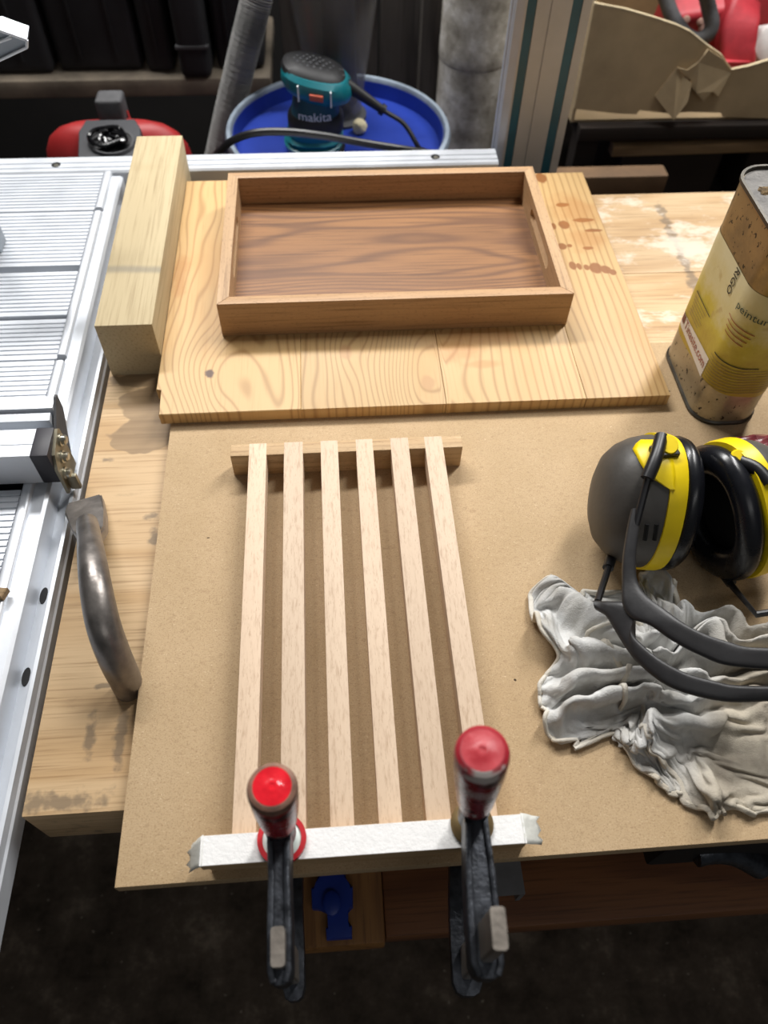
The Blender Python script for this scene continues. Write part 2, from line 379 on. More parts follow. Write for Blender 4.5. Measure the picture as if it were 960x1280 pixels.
g = G('stained_dark_concrete', 0.85, spec=0.2)
fl = g.noise(scale=9, detail=9, rough=0.75); fs = g.noise(scale=90, detail=2)
cf = g.ramp(fl, [(0.35, hx('3c342c')), (0.55, hx('6b5e51')), (0.72, hx('a39482'))])
cf = g.mix(g.sstep(fs, 0.70, 0.76), cf, hx('a89c8c')); g.color(cf); g.bump(fl, 0.3, 0.01); M['floor'] = g.m
M['bluecast'] = plain('blue_cast_jaw', '1c3a9a', 0.45, 0, 0.1, 30)
M['greybar'] = plain('dull_grey_metal', '8a8a8c', 0.45, 0.5, 0.1, 30)
# translucent cyclone plastic
g = G('smoky_clear_plastic', 0.25); g.color(hx('6c6a68')); g.b.inputs['Transmission Weight'].default_value = 0.0
al = g.ramp(g.noise(g.stretch(1, 1, 0.4), 22, 5, 0.7), [(0.3, 0.22), (0.75, 0.55)]); g.set(g.b.inputs['Alpha'], al); M['cyclone'] = g.m

# ================================================================ the setting
bm = NB(); box(bm, -3.2, 3.2, -1.6, 2.7, FLOOR-0.08, FLOOR); struct('floor', bm, M['floor'])
bm = NB(); box(bm, -3.2, 3.2, 2.62, 2.7, FLOOR, 1.9); struct('wall_back', bm, M['darkwall'])
bm = NB(); box(bm, 2.9, 3.2, -1.6, 2.62, FLOOR, 1.9); struct('wall_right', bm, M['darkwall'])
bm = NB(); box(bm, -3.2, -2.9, -1.6, 2.62, FLOOR, 1.9); struct('wall_left', bm, M['darkwall'])

# ================================================================ workbench
BZ = -0.016
bench = root('workbench', 'worn timber workbench with stained plank top under the fibreboard', 'workbench', (0.4, 0.66, FLOOR))
ORG_B = ORG[bench.name].copy()
# bench material was laid out in world metres: shift origin of its empty to the world origin on the floor
bench.location = (0, 0, 0); ORG[bench.name] = Vector((0, 0, 0))
y0, y1 = 0.199, 1.136; nb = 2; ws = [0.731, 0.206]; y = y0
for k in range(nb):
    bm = NB(); box(bm, -0.297, 1.45, y+0.0001, y+ws[k]-0.0001, BZ-0.075, BZ, 0.0006 if k else 0.002)
    part('plank', bm, M['bench'], bench); y += ws[k]
for lx in (-0.2, 1.3):
    for ly in (0.52, 1.04):
        bm = NB(); box(bm, lx-0.06, lx+0.06, ly-0.06, ly+0.06, FLOOR, BZ-0.075, 0.004); part('leg', bm, M['bench_raw'], bench)
bm = NB(); box(bm, -0.2, 1.3, 0.95, 1.0, BZ-0.2, BZ-0.075, 0.004); part('apron', bm, M['bench_raw'], bench)
# low front stretcher and the stub board under the overhang
q = P(960, 1130, -0.42); r = P(470, 1165, -0.42)
bm = NB(); box(bm, 0.03, 1.3, 0.132, 0.215, -0.475, -0.42, 0.003); part('stretcher', bm, M['brown_plank'], bench, label='dark brown stretcher board')
bm = NB(); box(bm, 1.2, 1.32, 0.16, 0.36, -0.56, -0.475, 0.003); part('bracket', bm, M['bench_raw'], bench)
bm = NB(); box(bm, -0.085, 0.029, 0.124, 0.60, -0.46, -0.405, 0.004); part('stub_board', bm, M['stub'], bench, label='amber pine stub board')
bm = NB(); box(bm, -0.26, 1.3, 0.48, 0.56, -0.54, -0.46, 0.004); part('stretcher', bm, M['bench_raw'], bench)

# ================================================================ fibreboard
bm = NB(); poly = [(-0.2025, 0.133), (0.62, 0.1365), (0.62, 0.762), (-0.2045, 0.762)]
prism(bm, poly, (0, 0, -0.016), (1, 0, 0), (0, 1, 0), (0, 0, 0.016), 0.0012, 2)
single('fibreboard_sheet', 'flat tan fibreboard sheet lying on the workbench under the slat rack', 'fibreboard', bm, M['mdf'])

# ================================================================ pine panel
PT = 0.017
pb = root('pine_panel', 'glued knotty pine panel with a sawn front edge under the wooden tray', 'panel', (0.095, 0.90, 0.0))
def lb(px, py, z=PT): q = W(P(px, py, z)) - ORG[pb.name]; return (q.x, q.y)
KNOTS = [lb(262, 467)+(.034, 26.0), lb(535, 478)+(.045, 34.0), lb(432, 440)+(.02, 9.0)]
DROPS = [lb(a, b)+(c, d) for a, b, c, d in ((676, 222, .007, .011), (705, 281, .006, .008), (692, 283, .003, .006), (703, 308, .005, .006), (712, 307, .003, .003),
   (716, 332, .004, .007), (724, 333, .003, .006), (733, 334, .003, .005), (745, 335, .007, .009), (757, 337, .006, .007), (766, 340, .004, .005), (735, 310, .006, .003), (633, 211, .005, .004), (640, 213, .003, .003), (703, 256, .008, .004), (730, 275, .012, .004), (742, 288, .01, .003))]
SMEAR = [lb(a, b)+(c, d) for a, b, c, d in ((720, 265, .025, .03), (600, 420, .035, .012), (575, 440, .02, .02), (600, 455, .018, .006), (225, 350, .008, .03), (735, 300, .02, .02))]
M['pine'] = pine_mat()
ed = [-0.222, -0.045, 0.132, 0.306, 0.412]
for k in range(4):
    bm = NB(); a, b = ed[k], ed[k+1]
    if k == 0:   # tongue along the left edge, broken short of the front
        prism(bm, [(-0.215, 0.648), (b, 0.648), (b, 1.148), (-0.222, 1.148), (-0.222, 0.69), (-0.215, 0.69)], (0, 0, 0), (1, 0, 0), (0, 1, 0), (0, 0, PT), 0.0008, 1)
    else: box(bm, a+0.0002, b-0.0002, 0.648, 1.148, 0, PT, 0.0009, 2)
    part('stave', bm, M['pine'], pb)

# ================================================================ wooden tray
tr = root('serving_tray', 'shallow oiled wooden serving tray with slotted handles and dark figured base', 'tray', (0.08, 0.93, PT))
tx0, tx1, ty0, ty1, tz0, tz1, tt = -0.146, 0.308, 0.783, 1.080, PT, 0.069, 0.0145
def mitre(bm, a0, a1, b0, b1):   # a = outer pair, b = inner pair (x,y)
    prism(bm, [a0, a1, b1, b0], (0, 0, tz0), (1, 0, 0), (0, 1, 0), (0, 0, tz1-tz0), 0.0012, 2)
bm = NB(); mitre(bm, (tx0, ty0), (tx1, ty0), (tx0+tt, ty0+tt), (tx1-tt, ty0+tt)); part('long_wall', bm, M['tray_x'], tr)
bm = NB(); mitre(bm, (tx1, ty1), (tx0, ty1), (tx1-tt, ty1-tt), (tx0+tt, ty1-tt)); part('long_wall', bm, M['tray_x'], tr)
def end_wall(bm, xo, xi):
    # wall with a rounded slot: ring of quads between outer outline and slot outline
    zc, hs, L = tz0+0.031, 0.008, 0.056; yc = (ty0+ty1)/2; n = 8
    slot = []
    for k in range(n+1): a = -math.pi/2 + math.pi*k/n; slot.append((yc+L+hs*math.cos(a), zc+hs*math.sin(a)))
    for k in range(n+1): a = math.pi/2 + math.pi*k/n; slot.append((yc-L+hs*math.cos(a), zc+hs*math.sin(a)))
    def outer(i, e):
        a, b = ty0+e, ty1-e; j = i % (2*(n+1))
        y, z = slot[j]
        if j <= n:   # right half -> right side of rectangle
            t = j/n; pts = [(yc, tz0), (b, tz0), (b, tz1), (yc, tz1)]
        else:
            t = (j-n-1)/n; pts = [(yc, tz1), (a, tz1), (a, tz0), (yc, tz0)]
        s = t*3; i0 = min(int(s), 2); fr = s-i0
        # snap to corners
        return (pts[i0][0]*(1-fr)+pts[i0+1][0]*fr, pts[i0][1]*(1-fr)+pts[i0+1][1]*fr)
    m = len(slot)
    def ring(x, f): return [bm.verts.new((x, *f(i))) for i in range(m)]
    so = ring(xo, lambda i: slot[i]); si = ring(xi, lambda i: slot[i])
    oo = ring(xo, lambda i: outer(i, 0.0001)); oi = ring(xi, lambda i: outer(i, tt))
    for i in range(m):
        j = (i+1) % m
        for a, b in ((so, oo), (oi, si), (si, so), (oo, oi)): bm.faces.new((a[i], a[j], b[j], b[i]))
    # exact corners: move nearest outer vertices onto the rectangle corners
    for ringv, e in ((oo, 0.0001), (oi, tt)):
        for cy in (ty0+e, ty1-e):
            for cz in (tz0, tz1):
                v = min(ringv, key=lambda v: (v.co.y-cy)**2+(v.co.z-cz)**2); v.co.y = cy; v.co.z = cz
for xo, xi in ((tx0, tx0+tt), (tx1, tx1-tt)):
    bm = NB(); end_wall(bm, xo, xi); part('end_wall', bm, M['tray_y'], tr, smooth=30)
bm = NB(); box(bm, tx0+tt-0.001, tx1-tt+0.001, ty0+tt-0.001, ty1-tt+0.001, tz0+0.003, tz0+0.010); part('tray_base', bm, M['walnut'], tr, label='dark figured veneer base')

# ================================================================ square beam
bx0, bx1, by0, by1, bz1 = -0.2925, -0.2225, 0.752, 1.192, 0.067
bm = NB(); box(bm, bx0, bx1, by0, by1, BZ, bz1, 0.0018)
beam = single('timber_beam', 'thick raw timber beam with a painted grey shadow line beside the pine panel', 'beam', bm, M['beam'])
g, col = BEAM_SHADOW
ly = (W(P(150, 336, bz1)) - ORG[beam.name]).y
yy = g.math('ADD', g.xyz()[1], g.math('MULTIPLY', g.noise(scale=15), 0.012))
shadow_ln = g.math('MULTIPLY', g.sstep(yy, ly-0.004, ly+0.004), g.sstep(yy, ly+0.014, ly+0.006))  # shadow line across the beam, painted into its top face colour
big = g.noise(scale=16, detail=4)
col = g.mix(g.math('MULTIPLY', g.sstep(big, 0.55, 0.8), 0.35), col, hx('a8936c'))
shadow_ln = g.math('MULTIPLY', shadow_ln, g.sstep(g.xyz()[2], (bz1-BZ)*S-0.0012, (bz1-BZ)*S-0.0006))
g.color(g.mix(g.math('MULTIPLY', shadow_ln, 0.55), col, hx('77746c')))

# ================================================================ slat rack
RZ = 0.035
rk = root('slat_rack', 'unfinished beech rack of six parallel slats on two crossbars', 'rack', (0.005, 0.36, 0.0))
ya, yb = 0.138, 0.5805
# crossbars (lap-jointed: slats let in flush)
for c0, c1 in ((0.5635, yb), (0.1405, 0.1605)):
    bm = NB(); box(bm, -0.1235, 0.1395, c0, c1, 0, RZ-0.0003, 0.0012); part('crossbar', bm, M['beech_x'], rk)
for l, r in ((309.9, 332.4), (354.5, 378.9), (401.4, 423.9), (446.7, 468.9), (491.4, 515), (535.6, 558.9)):
    xl, xr = P(l, 591, RZ).x, P(r, 591, RZ).x
    bm = NB(); box(bm, xl, xr, 0.1405, yb+0.0004, 0.013, RZ, 0.0009); part('slat', bm, M['beech'], rk)

# ================================================================ taped caul
cz0, cz1 = RZ, 0.046
A = P(250, 1050, cz1); B = P(656, 1014, cz1); D = P(250, 1084, cz1); Cc = P(658, 1055, cz1)
cl = root('clamping_caul', 'straight clamping strip covered in white masking tape across the slat ends', 'caul', ((A.x+B.x)/2, A.y, cz0))
e1 = (Cc-D); e1.z = 0; L = e1.length; e1.normalize(); e2 = vec(-e1.y, e1.x, 0); wid = 0.0235
bm = NB(); mid = D + e1*L/2 + e2*wid/2; mid.z = (cz0+cz1)/2
obox(bm, mid, e1*L/2, e2*wid/2, vec(0, 0, (cz1-cz0)/2), 0.0008); part('strip', bm, M['beech_x'], cl)
bm = NB(); m2 = mid.copy(); m2.z = cz1+0.0003
obox(bm, m2, e1*(L/2+0.0006), e2*(wid/2-0.0006), vec(0, 0, 0.0006)); part('tape', bm, M['tape'], cl)
for sgn in (-1, 1):   # loose crumpled tape end folded down past the strip
    bm = NB(); n = 7; rows = []
    for i in range(n):
        t = i/(n-1); row = []
        for k in range(n):
            s = k/(n-1); p = m2 + e1*(sgn*(L/2-0.001+0.016*t)) + e2*((s-0.5)*wid*(1.02-0.12*t*(1 if sgn > 0 else 2)))
            p.z = cz1+0.0012 - (0.030 if sgn < 0 else 0.012)*t**1.2 + 0.0025*mnoise.noise(Vector((t*5, s*7, sgn*3)))*(t > 0) + (0.004*t*(s-0.5))
            if i == n-1: p += e1*(0.002*math.sin(k*2.3))
            row.append(bm.verts.new(p))
        rows.append(row)
    for i in range(n-1):
        for k in range(n-1): bm.faces.new((rows[i][k], rows[i+1][k], rows[i+1][k+1], rows[i][k+1]))
    o = part('tape_end', bm, M['tape_loose'], cl); md = o.modifiers.new('thick', 'SOLIDIFY'); md.thickness = 0.0004

# ================================================================ F-clamps
def handle_mat(name, red, worn, dark, top_split, seed, white):
    g = G(name, 0.25); c = g.xyz()
    n1 = g.noise(scale=130, detail=4, rough=0.65); n2 = g.noise(scale=45, detail=4, rough=0.6)
    side = g.mix(g.sstep(n2, 0.50, 0.62), hx(red), hx(dark))
    side = g.mix(g.sstep(n1, 0.60, 0.68), side, hx('d8d2ce') if white else hx('a08d86'))
    if white:   # chalky ring round the shoulder
        zz = g.math('ADD', c[2], g.math('MULTIPLY', g.noise(scale=60), 0.016)); a, b = top_split
        ring = g.math('MULTIPLY', g.sstep(zz, a, a+0.004), g.sstep(zz, b+0.004, b))
        side = g.mix(g.math('MULTIPLY', ring, g.sstep(c[1], 0.05, -0.02)), side, hx('cfcac4'))
    g.color(side); g.rough(g.math('MULTIPLY_ADD', n2, 0.3, 0.12)); g.bump(n1, 0.25, 0.001); return g.m
def clamp(label, scr, htop_px, htop_z, arm_z, rail_px, rail_z, arm_w, red, capc, rimc, ring_pad, seed):
    """scr: screw foot on the caul; rail_px: photo pixel of the rail's top end, known to stand at rail_z"""
    cl = root('bar_clamp', label, 'clamp', (scr.x, scr.y-0.04, -0.06))
    top = P(*htop_px, htop_z); rail = P(*rail_px, rail_z)
    ax = (top - vec(scr.x, scr.y, cz1)).normalized()
    at = lambda z: vec(scr.x, scr.y, cz1) + ax*((z-cz1)/ax.z)
    # swivel pad, screw
    bm = NB(); c0 = vec(scr.x, scr.y, cz1+0.001)
    if ring_pad:
        ring_lathe(bm, [(0.0155, 0), (0.0195, 0), (0.0195, 0.005), (0.0155, 0.005)], c0, n=32); part('pad_rim', bm, M['redring'], cl, label='red plastic pad rim')
        bm = NB(); lathe(bm, [(0.0157, 0.0002), (0.0157, 0.003), (0.007, 0.007)], c0, n=28); part('pad', bm, M['whitepad'], cl, label='white pad')
    else:
        lathe(bm, [(0.017, 0), (0.0175, 0.003), (0.015, 0.006), (0.008, 0.009)], c0, n=28); part('pad', bm, M['brasspad'], cl)
    bm = NB(); tube(bm, [at(cz1+0.004), at(arm_z+0.03)], 0.0065, 14); part('screw', bm, M['steel'], cl)
    # wooden handle, tapering to a ferrule
    hl = (top-at(arm_z+0.016)).length; u, v, w = frame(ax); R = 0.0168 if ring_pad else 0.0176; b0 = at(arm_z+0.016)
    prof = [(0.0095, 0), (0.0120, hl*0.05), (0.0138, hl*0.16), (0.0158, hl*0.45), (R*0.99, hl*0.7), (R, hl*0.86), (R, hl*0.94), (R*0.93, hl*0.985), (R*0.83, hl)]
    hm = handle_mat('painted_handle', red, rimc, '3a0d10', (0.185, 0.20), seed, not ring_pad)
    bm = NB(); lathe(bm, prof, b0, n=32, uvw=(u, v, w)); hd = part('handle', bm, hm, cl, label='worn red painted wooden handle')
    bm = NB(); lathe(bm, [(R*1.012, hl*0.91), (R*1.012, hl*0.945), (R*0.945, hl*0.99), (R*0.80, hl*1.006), (R*0.70, hl*1.004)], b0, n=32, uvw=(u, v, w), cap0=False, cap1=True); part('worn_rim', bm, rimc_m[rimc], hd)
    bm = NB(); lathe(bm, [(R*0.78, hl), (R*0.76, hl*1.009), (R*0.3, hl*1.007), (R*0.28, hl*1.0085), (R*0.12, hl*1.0085), (R*0.1, hl*1.005)], b0, n=32, uvw=(u, v, w)); part('end_paint', bm, capc, hd)
    # upper sliding arm: from the screw boss to the rail, tapered, with raised flanges
    sp = at(arm_z); d = vec(rail.x-sp.x, rail.y-sp.y, 0); Ln = d.length; d.normalize(); s = vec(-d.y, d.x, 0)
    def arm(z0, z1, w0, w1, a0, tail, name, gz):
        bm = NB(); wts = [(a0, w0*1.0), (0.012, w0), (Ln*0.45, w1*0.92), (Ln-0.014, w1), (Ln+tail*0.6, w1), (Ln+tail*0.9, w1*0.75), (Ln+tail, w1*0.35)]
        outl = [(a, b) for a, b in wts] + [(a, -b) for a, b in reversed(wts)]
        prism(bm, outl, vec(sp.x, sp.y, z0), d, s, vec(0, 0, z1-z0), 0.0022, 2)
        o = part(name, bm, M['castblack'], cl)
        if gz is not None:   # raised rim around a sunk web
            for sg in (-1, 1):
                bm = NB(); sweep(bm, [vec(sp.x, sp.y, gz) + d*a + s*(sg*(b-0.0025)) for a, b in smooth_w(wts[1:6])], rrect(0.0022, 0.0022, 0.001, 2)); part('flange', bm, M['castblack'], o)
        return o
    def smooth_w(w): return w
    bm_ = arm(arm_z-0.014, arm_z+0.014, 0.0088, arm_w, -0.012, 0.022, 'sliding_arm', arm_z+0.0145)
    bm = NB(); lathe(bm, [(0.0105, -0.018), (0.0115, -0.010), (0.0115, 0.012), (0.0105, 0.018)], sp, n=24); part('screw_boss', bm, M['castblack'], cl)
    arm(-0.046, -0.028, 0.009, arm_w*1.05, -0.012, 0.024, 'fixed_arm', None)
    bm = NB(); lathe(bm, [(0.012, -0.030), (0.0155, -0.022), (0.0155, -0.0162)], vec(sp.x, sp.y, 0), n=24); part('anvil', bm, M['castblack'], cl)
    # steel rail
    bm = NB(); sweep(bm, [vec(rail.x, rail.y, -0.055), vec(rail.x, rail.y, rail_z)], rrect(0.0048, 0.0122, 0.0024, 3), up=(d.x, d.y, 0)); part('rail', bm, M['railsteel'], cl)
M['redring'] = plain('red_pad_plastic', 'c0202a', 0.35); M['whitepad'] = plain('white_pad_plastic', 'd8e2dc', 0.4)
M['brasspad'] = plain('brassy_pad', '8a7550', 0.4, 0.6); M['railsteel'] = plain('worn_steel_bar', 'a39a90', 0.4, 0.8, 0.15, 60, 0.1)
M['redtop'] = plain('bright_red_paint', 'd8202c', 0.15, 0, 0.12, 90, 0.3, 0.5, 120); M['redtop2'] = plain('faded_red_paint', 'b8333c', 0.4, 0, 0.1, 60, 0.15)
rimc_m = {'brown': plain('bare_wood_rim', '8b6654', 0.5, 0, 0.3, 90), 'red': None}
g = G('chipped_red_rim', 0.4); n_ = g.noise(scale=120, detail=3)
g.color(g.mix(g.math('MULTIPLY', g.sstep(g.math('ADD', g.math('MULTIPLY', n_, 0.022), g.xyz()[1]), 0.036, 0.030), 0.9), g.mix(g.sstep(n_, 0.6, 0.7), hx('a02430'), hx('7d6a66')), hx('c9c4bd'))); rimc_m['red'] = g.m
s1 = P(352.5, 1049, cz1+0.003); s2 = P(590, 1030, cz1+0.003)
clamp('bar clamp with glossy bright red handle end and red-rimmed white pad', vec(s1.x, s1.y, 0), (340, 983), 0.185, 0.078, (347, 1183), 0.105, 0.0086, 'a01820', M['redtop'], 'brown', True, 1)
clamp('bar clamp with a faded dull red handle end and a long protruding steel rail', vec(s2.x, s2.y, 0), (603, 938), 0.225, 0.085, (624, 1160), 0.165, 0.0116, '8a1a22', M['redtop2'], 'red', False, 2)

# ================================================================ holdfast
hf = root('bench_holdfast', 'forged steel holdfast hooked over the bench planks beside the fibreboard', 'holdfast', (-0.223, 0.318, BZ))
pp = [P(161, 861, BZ-0.001), P(157, 850, 0.005), P(143, 820, 0.035), P(129, 780, 0.060), P(120, 735, 0.072), P(114.5, 695, 0.066), P(111, 668, 0.045), P(109, 655, 0.024)]
pts = smooth_path(pp, 8)
bm = NB(); tube(bm, [vec(pp[0].x, pp[0].y, BZ-0.06)] + pts, lambda t: 0.0135+0.0028*math.sin(min(t*1.2, 1)*math.pi)-0.002*t, 18); part('shank', bm, M['forged'], hf)
bm = NB(); c = [P(84, 628, 0.000), P(126, 616, 0.000), P(131, 640, 0.006), P(131, 658, 0.016), P(122, 672, 0.030), P(100, 676, 0.030), P(90, 664, 0.016), P(80, 640, 0.004)]
lo = [bm.verts.new((p.x, p.y, max(BZ+0.0003, p.z-0.016))) for p in c]; hi = [bm.verts.new(p) for p in c]
bm.faces.new(lo); bm.faces.new(hi)
for i in range(8): bm.faces.new((lo[i], lo[(i+1) % 8], hi[(i+1) % 8], hi[i]))
bmesh.ops.bevel(bm, geom=list(bm.edges), offset=0.002, segments=2, affect='EDGES'); part('pad', bm, M['forged'], hf, smooth=50)

# ================================================================ aluminium saw table (left)
st = root('saw_table', 'ribbed aluminium saw table with slotted side rail beside the workbench', 'saw table', (-0.6, 0.7, FLOOR))
XL = -1.05
def ribbed(y0, y1, pitch=0.0085, zt=0.0, d=0.0016):
    n = max(1, int(round((y1-y0-0.010)/pitch))); p = (y1-y0-0.010)/n; poly = [(y0, zt-0.03), (y0, zt), (y0+0.008, zt)]
    y = y0+0.008
    for k in range(n):
        a = y+k*p; poly += [(a, zt-d), (a+p*0.32, zt-d), (a+p*0.36, zt), (a+p*0.98, zt)]
    poly += [(y1, zt), (y1, zt-0.03)]
    bm = NB(); prism(bm, poly, (XL, 0, 0), (0, 1, 0), (0, 0, 1), (-0.3635-XL, 0, 0)); return bm
for a, b in ((1.103, 1.206), (0.966, 1.0985), (0.857, 0.951), (0.775, 0.853), (0.600, 0.767), (0.02, 0.556)):
    part('ribbed_panel', ribbed(a, b, zt=-0.004 if 0.77 < a < 0.8 else 0.0), M['alu'], st, smooth=20)
# edge bars in three lengths, ledge, stepped flange
for a, b in ((1.106, 1.207), (0.776, 1.097), (0.02, 0.765)):
    bm = NB(); sweep(bm, [vec(-0.3565, a, -0.0032), vec(-0.3565, b, -0.0032)], rrect(0.006, 0.0055, 0.0035, 3)); part('edge_bar', bm, M['alu'], st)
bm = NB(); prism(bm, [(-0.352, -0.004), (-0.337, -0.004), (-0.3335, -0.007), (-0.3335, -0.045), (-0.341, -0.045), (-0.352, -0.03)], (0, 0.02, 0), (1, 0, 0), (0, 0, 1), (0, 1.182, 0)); part('ledge', bm, M['alu'], st)
bm = NB(); prism(bm, [(-0.336, -0.038), (-0.3215, -0.034), (-0.3175, -0.024), (-0.3135, -0.024), (-0.3125, -0.034), (-0.3105, -0.036), (-0.3105, -0.06), (-0.336, -0.06)], (0, 0.02, 0), (1, 0, 0), (0, 0, 1), (0, 1.15, 0)); part('side_flange', bm, M['alu'], st)
for px, py in ((28, 745), (2, 847)):
    q = P(px, py, -0.0335); bm = NB(); lathe(bm, [(0.006, 0), (0.006, 0.0022)], vec(-0.3275, q.y, -0.0368), n=16, sy=0.7, sx=1.7); part('slot_hole', bm, M['hole'], st)
bm = NB(); box(bm, -1.04, -0.372, 0.03, 1.2, -0.16, -0.031); part('body', bm, M['alu_body'], st)
for x in (-0.98, -0.43):
    for y in (0.45, 1.1):
        bm = NB(); tube(bm, [vec(x, y, FLOOR), vec(x, y, -0.16)], 0.02, 10); part('leg', bm, M['alu_body'], st)

# back guide rail across the far edge
gr = root('guide_rail', 'long silver aluminium rail running behind the tray and timber beam', 'rail', (-0.2, 1.23, -0.045))
bm = NB(); prism(bm, [(1.2105, -0.045), (1.2105, -0.003), (1.2135, 0), (1.222, 0), (1.2225, -0.002), (1.2245, -0.002), (1.225, 0), (1.236, 0), (1.2365, -0.002), (1.2385, -0.002), (1.239, 0), (1.2545, 0), (1.258, -0.003), (1.258, -0.045)],
      (-1.05, 0, 0), (0, 1, 0), (0, 0, 1), (1.337, 0, 0)); part('extrusion', bm, M['alu'], gr, smooth=20)
for px in (70, 544):
    q = P(px, 206 if px < 100 else 196, 0); bm = NB(); lathe(bm, [(0.0075, 0), (0.0075, 0.0006)], vec(q.x, q.y, 0), n=18); o = part('bolt_hole', bm, M['hole'], gr)
    bm = NB(); lathe(bm, [(0.004, 0.0006), (0.004, 0.001)], vec(q.x+0.001, q.y-0.003, 0), n=12); part('bolt', bm, M['steel'], o)
for x in (-0.9, 0.24):
    bm = NB(); box(bm, x-0.02, x+0.02, 1.215, 1.255, FLOOR, -0.045); part('post', bm, M['alu_dark'], gr)

# cross fence with end cap and bracket
fn = root('cross_fence', 'square aluminium cross fence with black end cap and bolted bracket', 'fence', (-0.5, 0.58, 0.0))
q = P(0, 603, 0.004); fy0 = q.y-0.002; fz1 = 0.049
fy1 = P(0, 538, fz1).y
bm = NB(); prism(bm, [(fy0, 0.003), (fy0, fz1-0.001), (fy0+0.001, fz1), (fy0+0.016, fz1), (fy0+0.0165, fz1-0.001), (fy0+0.018, fz1-0.001), (fy0+0.0185, fz1), (fy1, fz1), (fy1, 0.003)], (XL, 0, 0), (0, 1, 0), (0, 0, 1), (-0.3385-XL, 0, 0)); part('bar', bm, M['alu'], fn, smooth=20)
bm = NB(); box(bm, -0.3385, -0.319, fy0-0.0005, fy1+0.001, 0.0025, fz1+0.001, 0.0015); part('end_cap', bm, M['capblack'], fn)
# bracket plate on the end, with bolts
bm = NB(); prism(bm, [(fy0-0.001, -0.018), (fy0-0.001, 0.024), (fy0+0.008, 0.040), (fy1, 0.048), (fy1+0.004, 0.044), (fy1+0.004, -0.018)], (-0.319, 0, 0), (0, 1, 0), (0, 0, 1), (0.0035, 0, 0)); bp = part('bracket_plate', bm, M['zinc_yellow'], fn)
for yy, zz in ((fy1-0.006, 0.036), (fy0+0.010, 0.006), (fy0+0.021, 0.022)):
    bm = NB(); lathe(bm, [(0.0075, 0), (0.0075, 0.002), (0.0055, 0.0025), (0.0055, 0.006), (0.004, 0.0075)], vec(-0.3155, yy, zz), (1, 0, 0), 16); part('bolt', bm, M['steel'], bp)
bm = NB(); box(bm, -0.3155, -0.3035, fy0+0.006, fy0+0.012, -0.02, 0.004, 0.002); part('bracket_foot', bm, M['zinc_yellow'], fn)
ys = P(0, 498, 0.05).y
bm = NB(); prism(bm, [(ys+0.001, 0.052), (ys-0.004, 0.053), (fy1+0.004, 0.03), (fy1+0.004, -0.018), (ys-0.03, -0.018), (ys+0.001, 0.03)], (-0.3265, 0, 0), (0, 1, 0), (0, 0, 1), (0.003, 0, 0)); part('edge_plate', bm, M['greyhandle'], fn)
# two stop strips behind the bar
ys = P(0, 498, 0.05).y
bm = NB(); prism(bm, [(ys-0.018, 0.037), (ys-0.018, 0.05), (ys, 0.05), (ys, 0.003), (ys-0.006, 0.003), (ys-0.006, 0.037)], (XL, 0, 0), (0, 1, 0), (0, 0, 1), (-0.3265-XL, 0, 0)); part('stop_strip', bm, M['alu'], fn, smooth=20)
yt = P(0, 519, 0.045).y
bm = NB(); prism(bm, [(yt-0.008, 0.020), (yt-0.010, 0.044), (yt, 0.046), (yt, 0.02)], (XL, 0, 0), (0, 1, 0), (0, 0, 1), (-0.329-XL, 0, 0)); part('stop_strip', bm, M['alu'], fn, smooth=20)
bm = NB(); box(bm, XL, -0.335, fy1, ys-0.005, 0.003, 0.021); part('carrier', bm, M['alu_dark'], fn)

# raised angle profile whose tip enters at the far left
ap = root('angle_profile', 'hollow aluminium angle profile on a post above the saw table', 'profile', (-0.49, 1.01, 0.0))
def ap_(px, py): p = P(px, py, 1.0, 1); return (p.x, p.z)
t0 = P(35, 50, 1.0, 1)
shape = [ap_(-120, 36), ap_(0, 37), ap_(34, 49), ap_(34, 58), ap_(0, 74), ap_(-120, 76)]
bm = NB(); prism(bm, shape, (0, 1.0, 0), (1, 0, 0), (0, 0, 1), (0, 0.022, 0.006), 0.001, 1); part('bar', bm, M['alu_dark'], ap)
for seg in (((-120, 36), (0, 37), (34, 49)), ((34, 49), (34, 58)), ((34, 58), (0, 74), (-120, 76)), ((-120, 50), (0, 51), (14, 46))):
    bm = NB(); sweep(bm, [vec(ap_(*q)[0], 0.998, ap_(*q)[1]) for q in seg], rrect(0.0016, 0.0016, 0.0006, 2), up=(0, 1, 0)); part('edge_lip', bm, M['alu'], ap)
bm = NB(); box(bm, -0.505, -0.48, 0.998, 1.03, 0.0, t0.z-0.005, 0.002); part('post', bm, M['alu_dark'], ap)

# offcut chip on the saw table
q = P(3, 742, 0.004)
bm = NB(); prism(bm, [(-0.03, -0.004), (0.002, -0.007), (0.006, 0.004), (-0.03, 0.008)], (q.x, q.y, 0.0002), (1, 0, 0), (0, 1, 0), (0, 0, 0.009), 0.001, 1)
single('wood_offcut', 'small brown wood offcut lying on the ribbed saw table', 'offcut', bm, M['shelfwood'])

